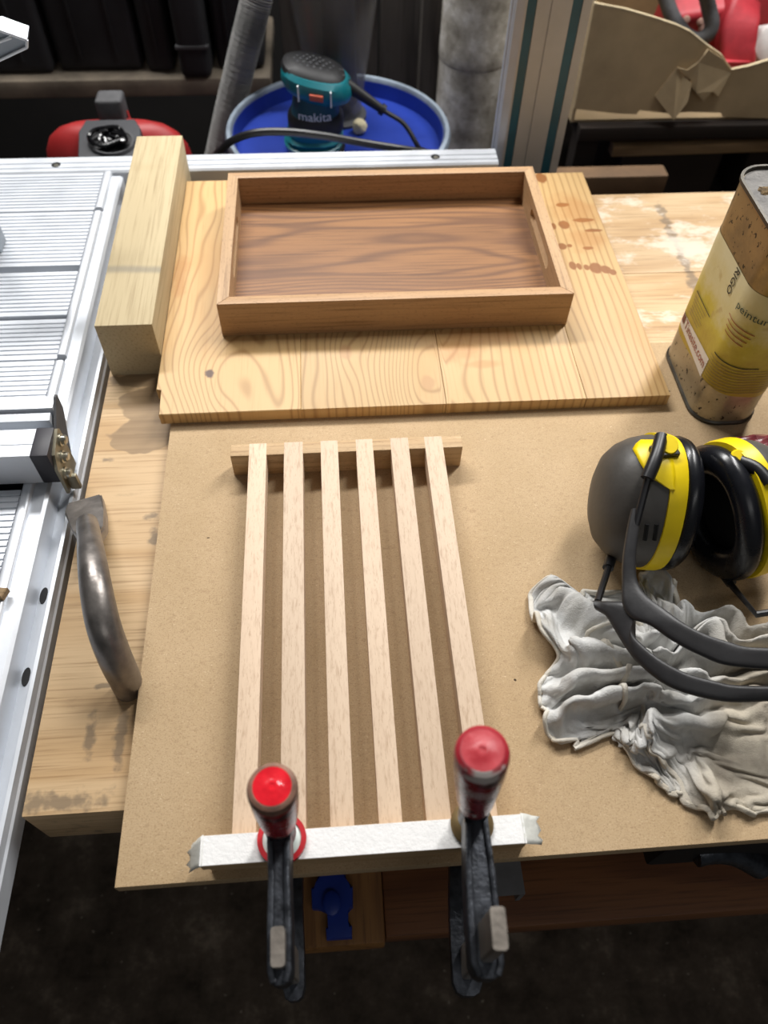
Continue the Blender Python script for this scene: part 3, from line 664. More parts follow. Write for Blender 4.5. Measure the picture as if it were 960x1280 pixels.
# ================================================================ varnish can
ct = root('varnish_can', 'stained rectangular metal can with a yellow label and grimy lid', 'can', (0.487, 0.685, 0.0))
cx0, cx1, cy0, cy1, CH, CR = 0.437, 0.518, 0.612, 0.757, 0.253, 0.030
def can_s(s, off=0.0):
    """arc length s along the outline from the back of the left face, forward, round to the front -> point, normal"""
    Ls = (cy1-CR-0.0) - (cy0+CR); q = math.pi/2*CR; Lf = (cx1-CR)-(cx0+CR)
    if s < 0:
        a = min(-s/CR, math.pi/2); n = vec(-math.cos(a), math.sin(a), 0); p = vec(cx0+CR, cy1-CR, 0)+n*CR
    elif s <= Ls: n = vec(-1, 0, 0); p = vec(cx0, cy1-CR-s, 0)
    elif s <= Ls+q:
        a = (s-Ls)/CR; n = vec(-math.cos(a), -math.sin(a), 0); p = vec(cx0+CR, cy0+CR, 0)+n*CR
    else:
        t = s-Ls-q
        if t <= Lf: n = vec(0, -1, 0); p = vec(cx0+CR+t, cy0, 0)
        else:
            a = min((t-Lf)/CR, math.pi/2); n = vec(math.sin(a), -math.cos(a), 0); p = vec(cx1-CR, cy0+CR, 0)+n*CR
    return p+n*off
outl = [(cx0+cx1)/2+a for a in (0,)]
sec = [((cx0+cx1)/2+a, (cy0+cy1)/2+b) for a, b in rrect((cx1-cx0)/2, (cy1-cy0)/2, CR, 8)]
def can_rings(bm, prof, c0=True, c1=True):
    mx, my = (cx0+cx1)/2, (cy0+cy1)/2; rings = []
    for z, off in prof:
        w, h = (cx1-cx0)/2+off, (cy1-cy0)/2+off
        rings.append([vec(mx+a, my+b, z) for a, b in rrect(w, h, max(CR+off, 0.002), 8)])
    loft(bm, rings, c0, c1)
g = G('spotted_tin', 0.35, 0.55); c = g.xyz()
f = g.noise(scale=25, detail=4); sp = g.noise(g.stretch(1, 1, 0.8), 190, 3, 0.6); d2 = g.noise(scale=14, detail=5, rough=0.7)
zb = g.sstep(c[2], 0.10, 0.12)
cc = g.mix(zb, hx('a79c84'), hx('98825a')); cc = g.mix(g.math('MULTIPLY', g.sstep(d2, 0.42, 0.65), 0.55), cc, hx('5d5340'))
cc = g.mix(g.sstep(sp, 0.62, 0.66), cc, hx('2a2118')); g.color(cc); g.bump(sp, 0.1, 0.001); M['tin'] = g.m
g = G('aged_yellow_label', 0.45); c = g.xyz(); f = g.noise(scale=30, detail=5, rough=0.65)
cc = g.ramp(g.math('ADD', g.math('MULTIPLY', g.math('SUBTRACT', c[2], 0.055), 9.0), g.math('MULTIPLY', g.math('SUBTRACT', f, 0.5), 0.9)), [(0.0, hx('a8902a')), (0.28, hx('bfae3a')), (0.5, hx('cbbf8a')), (0.8, hx('d3cba4'))])
cc = g.mix(g.math('MULTIPLY', g.sstep(g.noise(scale=55, detail=3), 0.6, 0.7), 0.5), cc, hx('a58a4e')); g.color(cc); g.bump(f, 0.2, 0.002); M['label'] = g.m
M['grime'] = plain('grimy_grey_lid', '6d6a66', 0.6, 0.2, 0.3, 70, 0.5); M['rust'] = plain('crusty_rust', '6b5636', 0.9, 0, 0.4, 120, 0.8)
M['rimdark'] = plain('dark_tin_rim', '4a463e', 0.4, 0.6, 0.2, 60); M['sticker'] = plain('pale_sticker', 'd6cfc6', 0.5, 0, 0.05, 40)
M['ink'] = plain('dark_label_ink', '2c2a24', 0.6); M['ink_green'] = plain('green_label_ink', '3d5248', 0.6); M['ink_red'] = plain('rust_red_ink', '9a4a30', 0.6); M['ink_brown'] = plain('brown_small_print', '8d7a4c', 0.6)
bm = NB(); can_rings(bm, [(0.004, 0), (CH-0.004, 0)]); part('body', bm, M['tin'], ct)
bm = NB(); can_rings(bm, [(0.0, -0.001), (0.0, 0.0018), (0.0035, 0.0022), (0.0055, 0.0003)]); part('bottom_rim', bm, M['rimdark'], ct)
bm = NB(); can_rings(bm, [(CH-0.006, 0.0002), (CH-0.004, 0.002), (CH, 0.002), (CH, -0.0012), (CH-0.0045, -0.002)], True, False); part('top_rim', bm, M['rimdark'], ct)
bm = NB(); can_rings(bm, [(CH-0.007, -0.0022), (CH-0.0038, -0.0022)]); ld = part('lid', bm, M['grime'], ct)
for dx, dy, r in ((-0.020, 0.03, 0.008), (0.004, 0.048, 0.006), (-0.010, 0.012, 0.005)):
    bm = NB(); bmesh.ops.create_icosphere(bm, subdivisions=3, radius=r, matrix=Matrix.Translation(vec((cx0+cx1)/2+dx, (cy0+cy1)/2+dy, CH-0.0038)))
    for v in bm.verts: v.co.z = CH-0.0042+(v.co.z-CH+0.0038)*0.35; v.co += v.co.normalized()*0
    for v in bm.verts: v.co.x += 0.003*mnoise.noise(v.co*300); v.co.y += 0.003*mnoise.noise(v.co*310)
    part('crust', bm, M['rust'], ld)
def can_patch(s0, s1, zlo, zhi, off, n=40):
    bm = NB(); a, b = [], []
    for k in range(n+1):
        s = s0+(s1-s0)*k/n; t = k/n
        p = can_s(s, off); z0 = zlo(t) if callable(zlo) else zlo; z1 = zhi(t) if callable(zhi) else zhi
        a.append(bm.verts.new((p.x, p.y, z0))); b.append(bm.verts.new((p.x, p.y, z1)))
    for k in range(n): bm.faces.new((a[k], a[k+1], b[k+1], b[k]))
    return bm
def face_z(px, py): return P(px, py, cx0, 0)
lz0, lz1 = face_z(845, 388).z, face_z(894, 278).z
SL = (cy1-2*CR-cy0) + math.pi/2*CR
lab = part('label', can_patch(-0.03, SL+0.06, lambda t: lz0*0.86 - 0.004*math.sin(t*9), lambda t: lz1, 0.0004, 60), M['label'], ct, label='yellowed paper label')
# torn label corner lower on the left face: sticker with web address
sa, sb = face_z(856, 398), face_z(878, 470)
s_of = lambda p: cy1-CR-p.y
ps0, ps1 = s_of(face_z(853, 395)), s_of(face_z(884, 455))
zt0, zt1 = face_z(856, 390).z, face_z(887, 449).z
zb0, zb1 = face_z(851, 405).z, face_z(877, 472).z
stk = part('sticker', can_patch(ps0, ps1, lambda t: zb0+(zb1-zb0)*t, lambda t: zt0+(zt1-zt0)*t, 0.0009, 20), M['sticker'], ct, label='white web address sticker')
def text_mesh(body, size, bold=False):
    cu = bpy.data.curves.new('lettering', 'FONT'); cu.body = body; cu.size = size; cu.extrude = 0; cu.resolution_u = 3
    if bold: cu.offset = size*0.015
    ob = bpy.data.objects.new('lettering', cu); COL.objects.link(ob); dg = bpy.context.evaluated_depsgraph_get(); dg.update()
    me = bpy.data.meshes.new_from_object(ob.evaluated_get(dg)); bpy.data.objects.remove(ob); bpy.data.curves.remove(cu)
    bm = NB(); bm.from_mesh(me); bpy.data.meshes.remove(me)
    bmesh.ops.subdivide_edges(bm, edges=[e for e in bm.edges if e.calc_length() > size*0.3], cuts=2)
    return bm
def can_text(body, size, s, z, slope=0.0, m=None, down=False, off=0.0014, fit=None, bold=False):
    bm = text_mesh(body, size, bold)
    if fit:
        wmax = max(v.co.x for v in bm.verts); k = fit/wmax
        for v in bm.verts: v.co.x *= k
    for v in bm.verts:
        a, b = v.co.x, v.co.y
        if down: ss, zz = s+b, z-a        # reads downwards
        else: ss, zz = s+a, z+b+slope*a
        p = can_s(ss, off); v.co = vec(p.x, p.y, zz)
    return part('lettering', bm, m or M['ink'], lab, smooth=None)
L2 = ps1-ps0
zm0, zm1 = zb0*0.6+zt0*0.4, zb1*0.6+zt1*0.4
can_text('Tinasite.com', 0.017, ps0+L2*0.16, zm0+(zm1-zm0)*0.16-0.001, (zm1-zm0)/L2, M['ink_red'], fit=L2*0.8)
bmq = can_patch(ps0+L2*0.03, ps0+L2*0.13, lambda t: zm0, lambda t: zm0+0.011, 0.0014, 3); part('logo_square', bmq, plain('brown_logo', '6b3530', 0.5), lab, smooth=None)
r0 = face_z(925, 332); r1 = face_z(918, 356)
sr = s_of(face_z(919, 345))
can_text('RIGO', 0.014, min(sr, SL-CR*0.9)-0.002, r0.z-0.002, 0, M['ink'], down=True, fit=0.032, bold=True)
can_text('peinture.naturelle', 0.0125, SL-math.pi/2*CR+0.001, 0.160, -0.10, M['ink_green'], fit=0.10)
for k in range(3): can_text('huile dure mate pour bois', 0.006, SL-math.pi/2*CR-0.006+0.003*k, 0.124-0.0065*k, -0.10, M['ink_red'], fit=0.05-0.005*k) if k < 0 else None
def can_line(s0, s1, z0, z1, th, m): part('rule_line', can_patch(s0, s1, lambda t: z0+(z1-z0)*t, lambda t: z0+(z1-z0)*t+th, 0.0012, 16), m, lab, smooth=None)
can_line(0.0, 0.048, 0.112, 0.112, 0.0014, M['ink']); can_line(SL-0.045, SL+0.012, 0.094, 0.092, 0.0014, M['ink'])
for k in range(6): can_line(0.002, 0.040-0.003*(k % 3), 0.106-0.0045*k, 0.106-0.0045*k, 0.0009, M['ink_brown'])
for k in range(9): can_line(SL-0.05, SL+0.055, 0.088-0.0042*k, 0.088-0.0042*k, 0.0009, M['ink_brown'])
for k in range(4): can_line(SL-0.052+0.002*k, SL-0.012-0.002*k, 0.145-0.006*k, 0.140-0.006*k, 0.0011, M['ink_red'])

# red film packet behind the right ear cup
q = P(957, 566, 0.012); bm = NB()
n = 12
for sgn, zt in ((1, 0.016),):
    G2 = [[bm.verts.new(q + vec(-0.022+0.075*i/n - 0.01*j/n, -0.020+0.05*j/n, 0.0)) for j in range(n+1)] for i in range(n+1)]
    for i in range(n+1):
        for j in range(n+1):
            e = min(i, n-i, j, n-j)/(n/2); v = G2[i][j]
            v.co.z = 0.004 + 0.020*min(1, e*1.6)**0.7 + 0.010*abs(mnoise.noise(v.co*55)); v.co.x += 0.006*mnoise.noise(v.co*40)
    for i in range(n):
        for j in range(n): bm.faces.new((G2[i][j], G2[i+1][j], G2[i+1][j+1], G2[i][j+1]))
lo = [bm.verts.new((v.co.x, v.co.y, 0.0005)) for v in [G2[0][0], G2[n][0], G2[n][n], G2[0][n]]]
bm.faces.new(lo)
single('film_packet', 'crumpled dull red plastic film packet beside the can', 'packet', bm, M['redpack'], smooth=20)

# ================================================================ rag
rg = root('cotton_rag', 'crumpled off-white cotton rag with grimy patches and ribbed hems', 'rag', (0.30, 0.28, 0.0))
zr = 0.015
def pl(L, z=zr): return [(P(a, b, z).x, P(a, b, z).y) for a, b in L]
outline = pl([(661, 742), (667, 729), (688, 718), (704, 721), (713, 736), (735, 742), (760, 735), (790, 712), (815, 712), (838, 730), (855, 750), (872, 768), (890, 758), (912, 752), (935, 757), (958, 772), (1010, 790), (1050, 860), (1050, 960), (1010, 1030),
    (960, 1027), (930, 1020), (915, 1012), (880, 1008), (845, 995), (822, 972), (800, 962), (775, 940), (765, 918), (750, 905), (742, 922), (728, 930), (706, 926), (686, 910), (680, 880), (677, 845), (688, 815), (672, 790), (664, 765)])
# the cloth: a sheet gathered into the outline, then left to fall and settle on the board (cloth physics run once, result kept as a mesh)
OD = np.array([(p.x, p.y) for p in smooth_path([(q[0], q[1], 0) for q in outline+[outline[0]]], 6)])
def rag_mat(name, base, shade, dirt_amt):
    g = G(name, 0.9, spec=0.15); n1 = g.noise(scale=28, detail=5, rough=0.65); n2 = g.noise(scale=9, detail=4, rough=0.6); c = g.xyz()
    col = g.ramp(n1, [(0.35, hx(shade)), (0.6, hx(base))])
    right = g.sstep(g.math('SUBTRACT', c[0], g.math('MULTIPLY', c[1], 0.6)), 0.015, 0.06)
    col = g.mix(g.math('MULTIPLY', g.math('MULTIPLY', right, g.sstep(n2, 0.25, 0.5)), dirt_amt), col, g.ramp(n1, [(0.35, hx('84796a')), (0.65, hx('b0a590'))]))
    gm = g.noise(g.vm('ADD', g.co(), Vector((4, 2, 1))), 22, 4, 0.65)
    col = g.mix(g.math('MULTIPLY', g.sstep(gm, 0.62, 0.75), 0.55), col, hx('5b564f'))
    g.color(col); wv = g.noise(scale=1100, detail=2); wr_ = g.noise(g.stretch(1, 1.6, 1), 150, 4, 0.7, 1.0)
    g.bump(g.math('ADD', g.math('MULTIPLY', wv, 0.6), wr_), 0.55, 0.0011); return g.m
M['rag'] = rag_mat('soiled_cotton', 'cfcfcd', 'b0ada6', 0.85); M['hem'] = rag_mat('soiled_hem', 'd3cec3', 'b9b0a0', 0.6)
RC = np.array((0.300, 0.275))
ang = np.arctan2(OD[:, 1]-RC[1], OD[:, 0]-RC[0]); rad = np.hypot(OD[:, 0]-RC[0], OD[:, 1]-RC[1]); o_ = np.argsort(ang); ang, rad = ang[o_], rad[o_]
NC = 78
def rag_cloth():
    V = []; 
    for i in range(NC):
        for j in range(NC):
            a_, b_ = 2*i/(NC-1)-1, 2*j/(NC-1)-1
            x = a_*math.sqrt(1-b_*b_/2); y = b_*math.sqrt(1-a_*a_/2); t = math.atan2(y, x); q = min(1, math.hypot(x, y))
            r = np.interp(t, ang, rad, period=2*math.pi)*0.97
            p = Vector((RC[0]+r*q*math.cos(t), RC[1]+r*q*math.sin(t), 0))
            n1 = mnoise.noise(p*21+Vector((2.2, 7.1, 0))); n2 = mnoise.noise(p*21+Vector((12.2, 1.1, 4))); n3 = mnoise.noise(p*34+Vector((1, 2, 9)))
            sl = max(0, min(1, (p.y-0.24)/0.10)); fold = math.sin((p.x*0.75*sl+p.y*1.0)*88 + 3.6*n1 + 1.6*n2); rt_s = max(0, min(1, (p.x-0.30)/0.05))*max(0, min(1, (0.30-p.y)/0.05))
            ed_ = min(1, (1-q)*5)
            V.append(W((p.x+0.010*n2*ed_, p.y+0.010*n3*ed_, 0.012 + 0.0245*(1+fold)*(0.60+0.40*ed_)*(0.8+0.5*n3)*(1-0.6*rt_s))))
    F = [(i*NC+j, (i+1)*NC+j, (i+1)*NC+j+1, i*NC+j+1) for i in range(NC-1) for j in range(NC-1)]
    me = bpy.data.meshes.new('cloth'); me.from_pydata(V, [], F); ob = bpy.data.objects.new('cloth', me); COL.objects.link(ob)
    pm = bpy.data.meshes.new('settle'); z = ZB; pm.from_pydata([(-0.2, -0.2, z), (0.8, -0.2, z), (0.8, 0.8, z), (-0.2, 0.8, z)], [], [(0, 1, 2, 3)])
    po = bpy.data.objects.new('settle', pm); COL.objects.link(po); cm = po.modifiers.new('c', 'COLLISION'); po.collision.thickness_outer = 0.001; po.collision.cloth_friction = 40
    md = ob.modifiers.new('cloth', 'CLOTH'); st_ = md.settings; st_.quality = 4; st_.mass = 0.15
    st_.tension_stiffness = 8; st_.compression_stiffness = 4; st_.shear_stiffness = 3; st_.bending_stiffness = 0.02; st_.air_damping = 1.5
    st_.time_scale = 0.6
    cs = md.collision_settings; cs.distance_min = 0.001; cs.use_self_collision = True; cs.self_distance_min = 0.0015; cs.collision_quality = 2
    md.point_cache.frame_start = 1; md.point_cache.frame_end = 40
    for f in range(1, 24): scene.frame_set(f)
    dg = bpy.context.evaluated_depsgraph_get(); ev = ob.evaluated_get(dg); co = np.empty(len(V)*3); ev.data.vertices.foreach_get('co', co)
    bpy.data.objects.remove(ob); bpy.data.objects.remove(po); scene.frame_set(1)
    co = co.reshape(-1, 3); co = (co-np.array((0, 0, ZB)))/S
    rx, ry_ = co[:, 0]-RC[0], co[:, 1]-RC[1]; th_ = np.arctan2(ry_, rx); rr_ = np.hypot(rx, ry_); nbin = 48
    bins = ((th_+math.pi)/(2*math.pi)*nbin).astype(int) % nbin; mx = np.array([np.percentile(rr_[bins == k], 99) if (bins == k).any() else 0.1 for k in range(nbin)])
    cen = (np.arange(nbin)+0.5)/nbin*2*math.pi-math.pi
    for _ in range(2): mx = (np.roll(mx, 1)+2*mx+np.roll(mx, -1))/4
    want = np.interp(th_, ang, rad, period=2*math.pi); have = np.interp(th_, cen, mx, period=2*math.pi)
    k_ = 1+(want/have-1)*np.clip(rr_/have*1.3, 0, 1); co[:, 0] = RC[0]+rx*k_; co[:, 1] = RC[1]+ry_*k_
    return co, F
RCO, RF = rag_cloth()
bm = NB(); vs = [bm.verts.new((c[0], c[1], max(c[2] if c[2] < 0.035 else 0.035+(c[2]-0.035)*0.5, 0.0012))) for c in RCO]
for f in RF: bm.faces.new([vs[k] for k in f])
o = part('cloth', bm, M['rag'], rg, smooth=180); md = o.modifiers.new('thick', 'SOLIDIFY'); md.thickness = 0.0012; md.offset = 0
md = o.modifiers.new('round', 'SUBSURF'); md.levels = 1; md.render_levels = 1
# ribbed hem all round the sheet
for side in range(5):
    idx = [(0, k) for k in range(NC)] if side == 0 else [(NC-1, k) for k in range(NC)] if side == 1 else [(k, 0) for k in range(NC)] if side == 2 else [(k, NC-1) for k in range(NC)] if side == 3 else [(int(NC*0.30), k) for k in range(NC)] if side == 4 else [(k, int(NC*0.26)) for k in range(int(NC*0.6))] if side == 5 else [(k, int(NC*0.72)) for k in range(int(NC*0.5))]
    L_ = [Vector(RCO[i*NC+j]) for i, j in idx]; L_ = [vec(p.x, p.y, max(p.z if p.z < 0.035 else 0.035+(p.z-0.035)*0.5, 0.004)) for p in L_]
    bm = NB(); sweep(bm, smooth_path(L_[::2], 4), rrect(0.0027, 0.0018, 0.0015, 3)); part('hem', bm, M['hem'], rg, smooth=60)

# ================================================================ ear defenders
from mathutils.bvhtree import BVHTree
em = root('ear_defenders', 'ear defenders with black and yellow cups and a slotted dark headband', 'ear defenders', (0.39, 0.42, 0.0))
def cup(c, n, upv, a, b, shell_d, cush_d):
    """c: centre of the shell/cushion joint; n: outward (shell) axis; a,b half sizes along upv and across"""
    w = Vector(n).normalized(); u = (Vector(upv) - w*Vector(upv).dot(w)).normalized(); v = w.cross(u)
    N = 48
    def ring(s, z, p=2.25):
        out = []
        for i in range(N):
            t = 2*math.pi*i/N; ca, sa = math.cos(t), math.sin(t); q = (abs(ca)**p+abs(sa)**p)**(-1/p)
            out.append(c + u*(a*s*q*ca) + v*(b*s*q*sa) + w*z)
        return out
    bm = NB(); loft(bm, [ring(0.985, 0.004), ring(0.985, shell_d*0.22), ring(0.965, shell_d*0.36), ring(0.915, shell_d*0.54), ring(0.82, shell_d*0.72), ring(0.68, shell_d*0.86), ring(0.48, shell_d*0.95), ring(0.26, shell_d*0.99), ring(0.1, shell_d)])
    bmesh.ops.recalc_face_normals(bm, faces=bm.faces); bv = BVHTree.FromBMesh(bm)
    part('shell', bm, M['cup_grey'], em, smooth=60, label='dark grey outer shell')
    bm = NB(); loft(bm, [ring(0.80, -0.0005), ring(1.0, 0.0), ring(1.014, 0.004), ring(1.010, shell_d*0.26), ring(0.97, shell_d*0.265)], False, False); part('yellow_band', bm, M['yellow'], em, smooth=50)
    bm = NB(); m = 16; rings = []
    for k in range(m):
        t = 2*math.pi*k/m; rings.append([bm.verts.new(p) for p in ring(0.765 + 0.225*math.cos(t), -cush_d*0.46 + cush_d*0.54*math.sin(t))])
    for k in range(m):
        for i in range(N): bm.faces.new((rings[k][i], rings[k][(i+1) % N], rings[(k+1) % m][(i+1) % N], rings[(k+1) % m][i]))
    part('cushion', bm, M['cushion'], em, smooth=80)
    bm = NB(); loft(bm, [ring(0.84, -0.004), ring(0.84, 0.003)]); part('foam_liner', bm, M['foam'], em)
    return bv
cL = P(825, 628, 0.0672); cR = P(909, 638, 0.0680)
bvL = cup(cL, (-0.985, 0.06, 0.10), (0.05, 0.62, 0.78), 0.070, 0.056, 0.070, 0.022)
bvR = cup(cR, (0.94, 0.26, -0.02), (0.0, 0.75, 0.66), 0.072, 0.057, 0.065, 0.024)
def hit(bv, px, py, off=0.0):
    d = (P(px, py, 0)-CAM).normalized(); loc, nor, i, ds = bv.ray_cast(CAM, d)
    if loc is None: return None
    if nor.dot(d) > 0: nor = -nor
    return loc + nor*off
# yellow shield drawn over the shell around the pivot
bm = NB(); rows = []
for py, xl, xr in ((552, 801, 826), (557, 795, 830), (563, 791, 834), (570, 795, 838), (578, 799, 841), (586, 804, 842), (594, 810, 843), (600, 818, 843), (606, 827, 842), (611, 835, 842), (614, 840, 842)):
    pts_ = [hit(bvL, xl+(xr-xl)*k/7, py, 0.0016) for k in range(8)]
    if all(p is not None for p in pts_): rows.append([bm.verts.new(p) for p in pts_])
for i in range(len(rows)-1):
    for k in range(7): bm.faces.new((rows[i][k], rows[i][k+1], rows[i+1][k+1], rows[i+1][k]))
o = part('yellow_shield', bm, M['yellow'], em, smooth=60); md = o.modifiers.new('thick', 'SOLIDIFY'); md.thickness = 0.0012; md.offset = 0
for px in (808, 820):       # two moulded slots in the shell
    a_, b_ = hit(bvL, px+1, 655, 0.0), hit(bvL, px-2, 675, 0.0)
    if a_ and b_:
        bm = NB(); tube(bm, [a_, b_], 0.0022, 8); part('vent_slot', bm, M['foam'], em)
pvL = hit(bvL, 833, 563, 0.007) or P(833, 563, 0.12); pvR = hit(bvR, 930, 573, 0.007) or P(930, 573, 0.128)
for pv in (pvL, pvR):
    bm = NB(); lathe(bm, [(0.0085, -0.007), (0.009, 0.002), (0.0078, 0.0042)], pv, (-0.05, -0.35, 0.9), 20, sx=1.15); part('pivot_knob', bm, M['yellow'], em)
    bm = NB(); obox(bm, pv+vec(-0.004, -0.004, -0.004), vec(0.013, 0.001, 0), vec(-0.001, 0.007, 0), vec(0, 0, 0.0035), 0.002); part('pivot_clip', bm, M['black'], em)
def over(px, py, off, z): return hit(bvL, px, py, off) or P(px, py, z)
w0, w1, w2, w3 = over(824, 556, 0.010, 0.125), over(817, 578, 0.010, 0.12), over(809, 600, 0.011, 0.118), over(797, 645, 0.013, 0.10)
bm = NB(); tube(bm, smooth_path([w0, w1, w2], 3), 0.0066, 12); part('wire_sleeve', bm, M['black'], em)
bm = NB(); tube(bm, smooth_path([w2.lerp(w1, 0.2), w3, w3+(w3-w2)*0.2], 4), 0.0036, 10); part('wire', bm, M['black'], em)
bm = NB(); tube(bm, [P(768, 684, 0.030), P(760, 710, 0.036)], 0.0056, 12); part('wire_sleeve', bm, M['black'], em)
bm = NB(); tube(bm, [P(763, 702, 0.034), P(747, 752, 0.052)], 0.0034, 10); part('wire', bm, M['black'], em)
# headband: two ribbons given by their two edges (crop pixels), mirrored beyond the right of the photograph
XM = 0.3985
def ribbon(st_, th):
    def e(q, z): return P(700+q[0]/3.2, 520+q[1]/3.2, z)
    Lp_ = [e(l, z1) for l, r, z1, z2 in st_]; Rp_ = [e(r, z2) for l, r, z1, z2 in st_]
    Lp_[-1].x = XM-0.0; Rp_[-1].x = XM
    mir = lambda p: vec(2*XM-p.x, p.y, p.z)
    Lp_ += [mir(p) for p in reversed(Lp_[:-1])]; Rp_ += [mir(p) for p in reversed(Rp_[:-1])]
    A_, B_ = smooth_path(Lp_, 6), smooth_path(Rp_, 6); n = len(A_); rings = []; K = 20
    for i in range(n):
        c_ = (A_[i]+B_[i])/2; h_ = (B_[i]-A_[i])/2; j0, j1 = max(i-1, 0), min(i+1, n-1)
        t_ = ((A_[j1]+B_[j1])-(A_[j0]+B_[j0])).normalized(); nn = t_.cross(h_).normalized()
        r_ = []
        for k in range(K):
            a = 2*math.pi*k/K; ca, sa = math.cos(a), math.sin(a); q = (abs(ca)**3.2+abs(sa)**3.2)**(-1/3.2)
            r_.append(c_ + h_*(q*ca) + nn*(th*q*sa))
        rings.append(r_)
    bm = NB(); loft(bm, rings); part('headband_strap', bm, M['bandgrey'], em, smooth=50)
z3 = w3.z
ribbon([((285, 372), (330, 372), z3+0.002, z3+0.002), ((268, 450), (316, 455), z3-0.006, z3-0.006), ((251, 570), (303, 570), z3-0.018, z3-0.018), ((248, 660), (308, 655), 0.080, 0.082), ((250, 752), (345, 718), 0.074, 0.081), ((284, 808), (420, 775), 0.072, 0.082), ((360, 838), (500, 832), 0.074, 0.083), ((450, 900), (590, 876), 0.074, 0.083), ((560, 958), (680, 905), 0.074, 0.083), ((690, 1002), (760, 924), 0.074, 0.083), ((840, 1022), (840, 932), 0.074, 0.083)], 0.0042)
ribbon([((136, 742), (140, 772), 0.054, 0.054), ((165, 742), (165, 788), 0.058, 0.056), ((200, 742), (188, 805), 0.064, 0.058), ((262, 748), (222, 862), 0.072, 0.058), ((300, 800), (258, 920), 0.071, 0.057), ((290, 866), (310, 985), 0.067, 0.057), ((330, 915), (380, 1048), 0.066, 0.057), ((400, 972), (450, 1090), 0.066, 0.057), ((500, 1026), (540, 1120), 0.066, 0.057), ((610, 1058), (640, 1140), 0.066, 0.057), ((720, 1078), (740, 1144), 0.066, 0.057), ((840, 1084), (840, 1138), 0.066, 0.057)], 0.0042)
wr = [P(905, 718, 0.020), P(915, 732, 0.026), P(945, 768, 0.048)]
bm = NB(); tip_ = P(743, 757, 0.054); tube(bm, wr+[vec(2*XM-tip_.x, tip_.y, tip_.z)], 0.0034, 10); part('wire', bm, M['black'], em)
bm = NB(); tube(bm, [P(902, 713, 0.018), P(914, 729, 0.025)], 0.0056, 12); part('wire_sleeve', bm, M['black'], em)
bm = NB(); tube(bm, smooth_path([pvR+vec(0.0, -0.003, 0.001), P(945, 586, pvR.z+0.002), P(962, 604, pvR.z)], 4), 0.0068, 12); part('wire_sleeve', bm, M['black'], em)
bm = NB(); tube(bm, [P(960, 602, pvR.z), vec(2*XM-w3.x, w3.y, w3.z)], 0.0036, 10); part('wire', bm, M['black'], em)

# ================================================================ behind the bench
# blue drum with crate
DC = vec(0.025, 1.492, 0); DR = 0.214; DZ = -0.085; dz0 = DZ-0.80
dr = root('blue_drum', 'blue steel drum with recessed lid and pale rim under the dust cyclone', 'drum', (DC.x, DC.y, dz0))
bm = NB(); lathe(bm, [(DR-0.008, dz0), (DR-0.004, dz0+0.03), (DR-0.004, DZ-0.56), (DR+0.002, DZ-0.54), (DR-0.004, DZ-0.52), (DR-0.004, DZ-0.30), (DR+0.002, DZ-0.28), (DR-0.004, DZ-0.26), (DR-0.004, DZ-0.004), (DR-0.009, DZ-0.002), (DR-0.013, DZ-0.030), (DR*0.80, DZ-0.028), (0.02, DZ-0.026)], vec(DC.x, DC.y, 0), n=56); part('drum_body', bm, M['blue'], dr, smooth=50)
bm = NB(); ring_lathe(bm, [(DR-0.008, -0.008), (DR+0.004, -0.014), (DR+0.007, -0.004), (DR+0.003, 0.005), (DR-0.004, 0.005), (DR-0.008, 0.0)], vec(DC.x, DC.y, DZ), n=56); part('rim_band', bm, M['rim'], dr, smooth=50)
bm = NB(); ax_, bx_, ay_, by_ = DC.x-0.222, DC.x+0.222, DC.y-0.222, DC.y+0.222
box(bm, ax_, bx_, ay_, by_, dz0-0.03, dz0, 0.003)
cr = root('wooden_crate', 'plain timber crate carrying the blue drum', 'crate', (DC.x, DC.y, FLOOR)); part('crate_top', bm, M['darkshelf'], cr)
for sx in (-1, 1):
    for sy in (-1, 1):
        bm = NB(); box(bm, DC.x+sx*0.19-0.03, DC.x+sx*0.19+0.03, DC.y+sy*0.19-0.03, DC.y+sy*0.19+0.03, FLOOR, dz0-0.03); part('leg', bm, M['darkshelf'], cr)
LID = DZ-0.027
# cyclone separator
cb = P(418, 170, LID); cyc = vec(P(421, 120, 1.595, 1).x, 1.595, LID)
cy = root('dust_cyclone', 'smoky clear plastic cyclone funnel standing on the blue drum lid', 'cyclone', cyc)
def wpx(py, y): return (P(481, py, y, 1)-P(480, py, y, 1)).x
zt = P(418, -6, 1.47, 1).z
bm = NB(); lathe(bm, [(0.048, 0), (0.050, 0.02), (0.086, zt-LID-0.015), (0.087, zt-LID+0.16)], cyc, n=36, cap0=False, cap1=False); o = part('funnel', bm, M['cyclone'], cy, smooth=60)
md = o.modifiers.new('thick', 'SOLIDIFY'); md.thickness = 0.0025
bm = NB(); ring_lathe(bm, [(0.087, 0), (0.095, 0), (0.096, 0.012), (0.087, 0.014)], cyc+vec(0, 0, zt-LID-0.012), n=40); part('lip_ring', bm, M['hose'], cy)
bm = NB(); tube(bm, [cyc+vec(0.01, 0, 0.03), cyc+vec(0.005, 0, zt-LID+0.14)], 0.032, 18); part('inner_tube', bm, M['darkpanel'], cy)
bm = NB(); lathe(bm, [(0.060, 0), (0.060, 0.006), (0.052, 0.010)], cyc, n=32); part('flange', bm, M['darkpanel'], cy)
bm = NB(); bmesh.ops.create_icosphere(bm, subdivisions=3, radius=0.014, matrix=Matrix.Translation(P(450, 158, LID+0.014)))
for v in bm.verts: v.co.x += 0.006*mnoise.noise(v.co*90); v.co.z += 0.005*mnoise.noise(v.co*80+Vector((2, 2, 2)))
single('foam_lump', 'pale yellowish lump stuck beside the cyclone foot', 'lump', bm, plain('pale_foam', 'c8bd9c', 0.9, 0, 0.15, 60, 0.4))

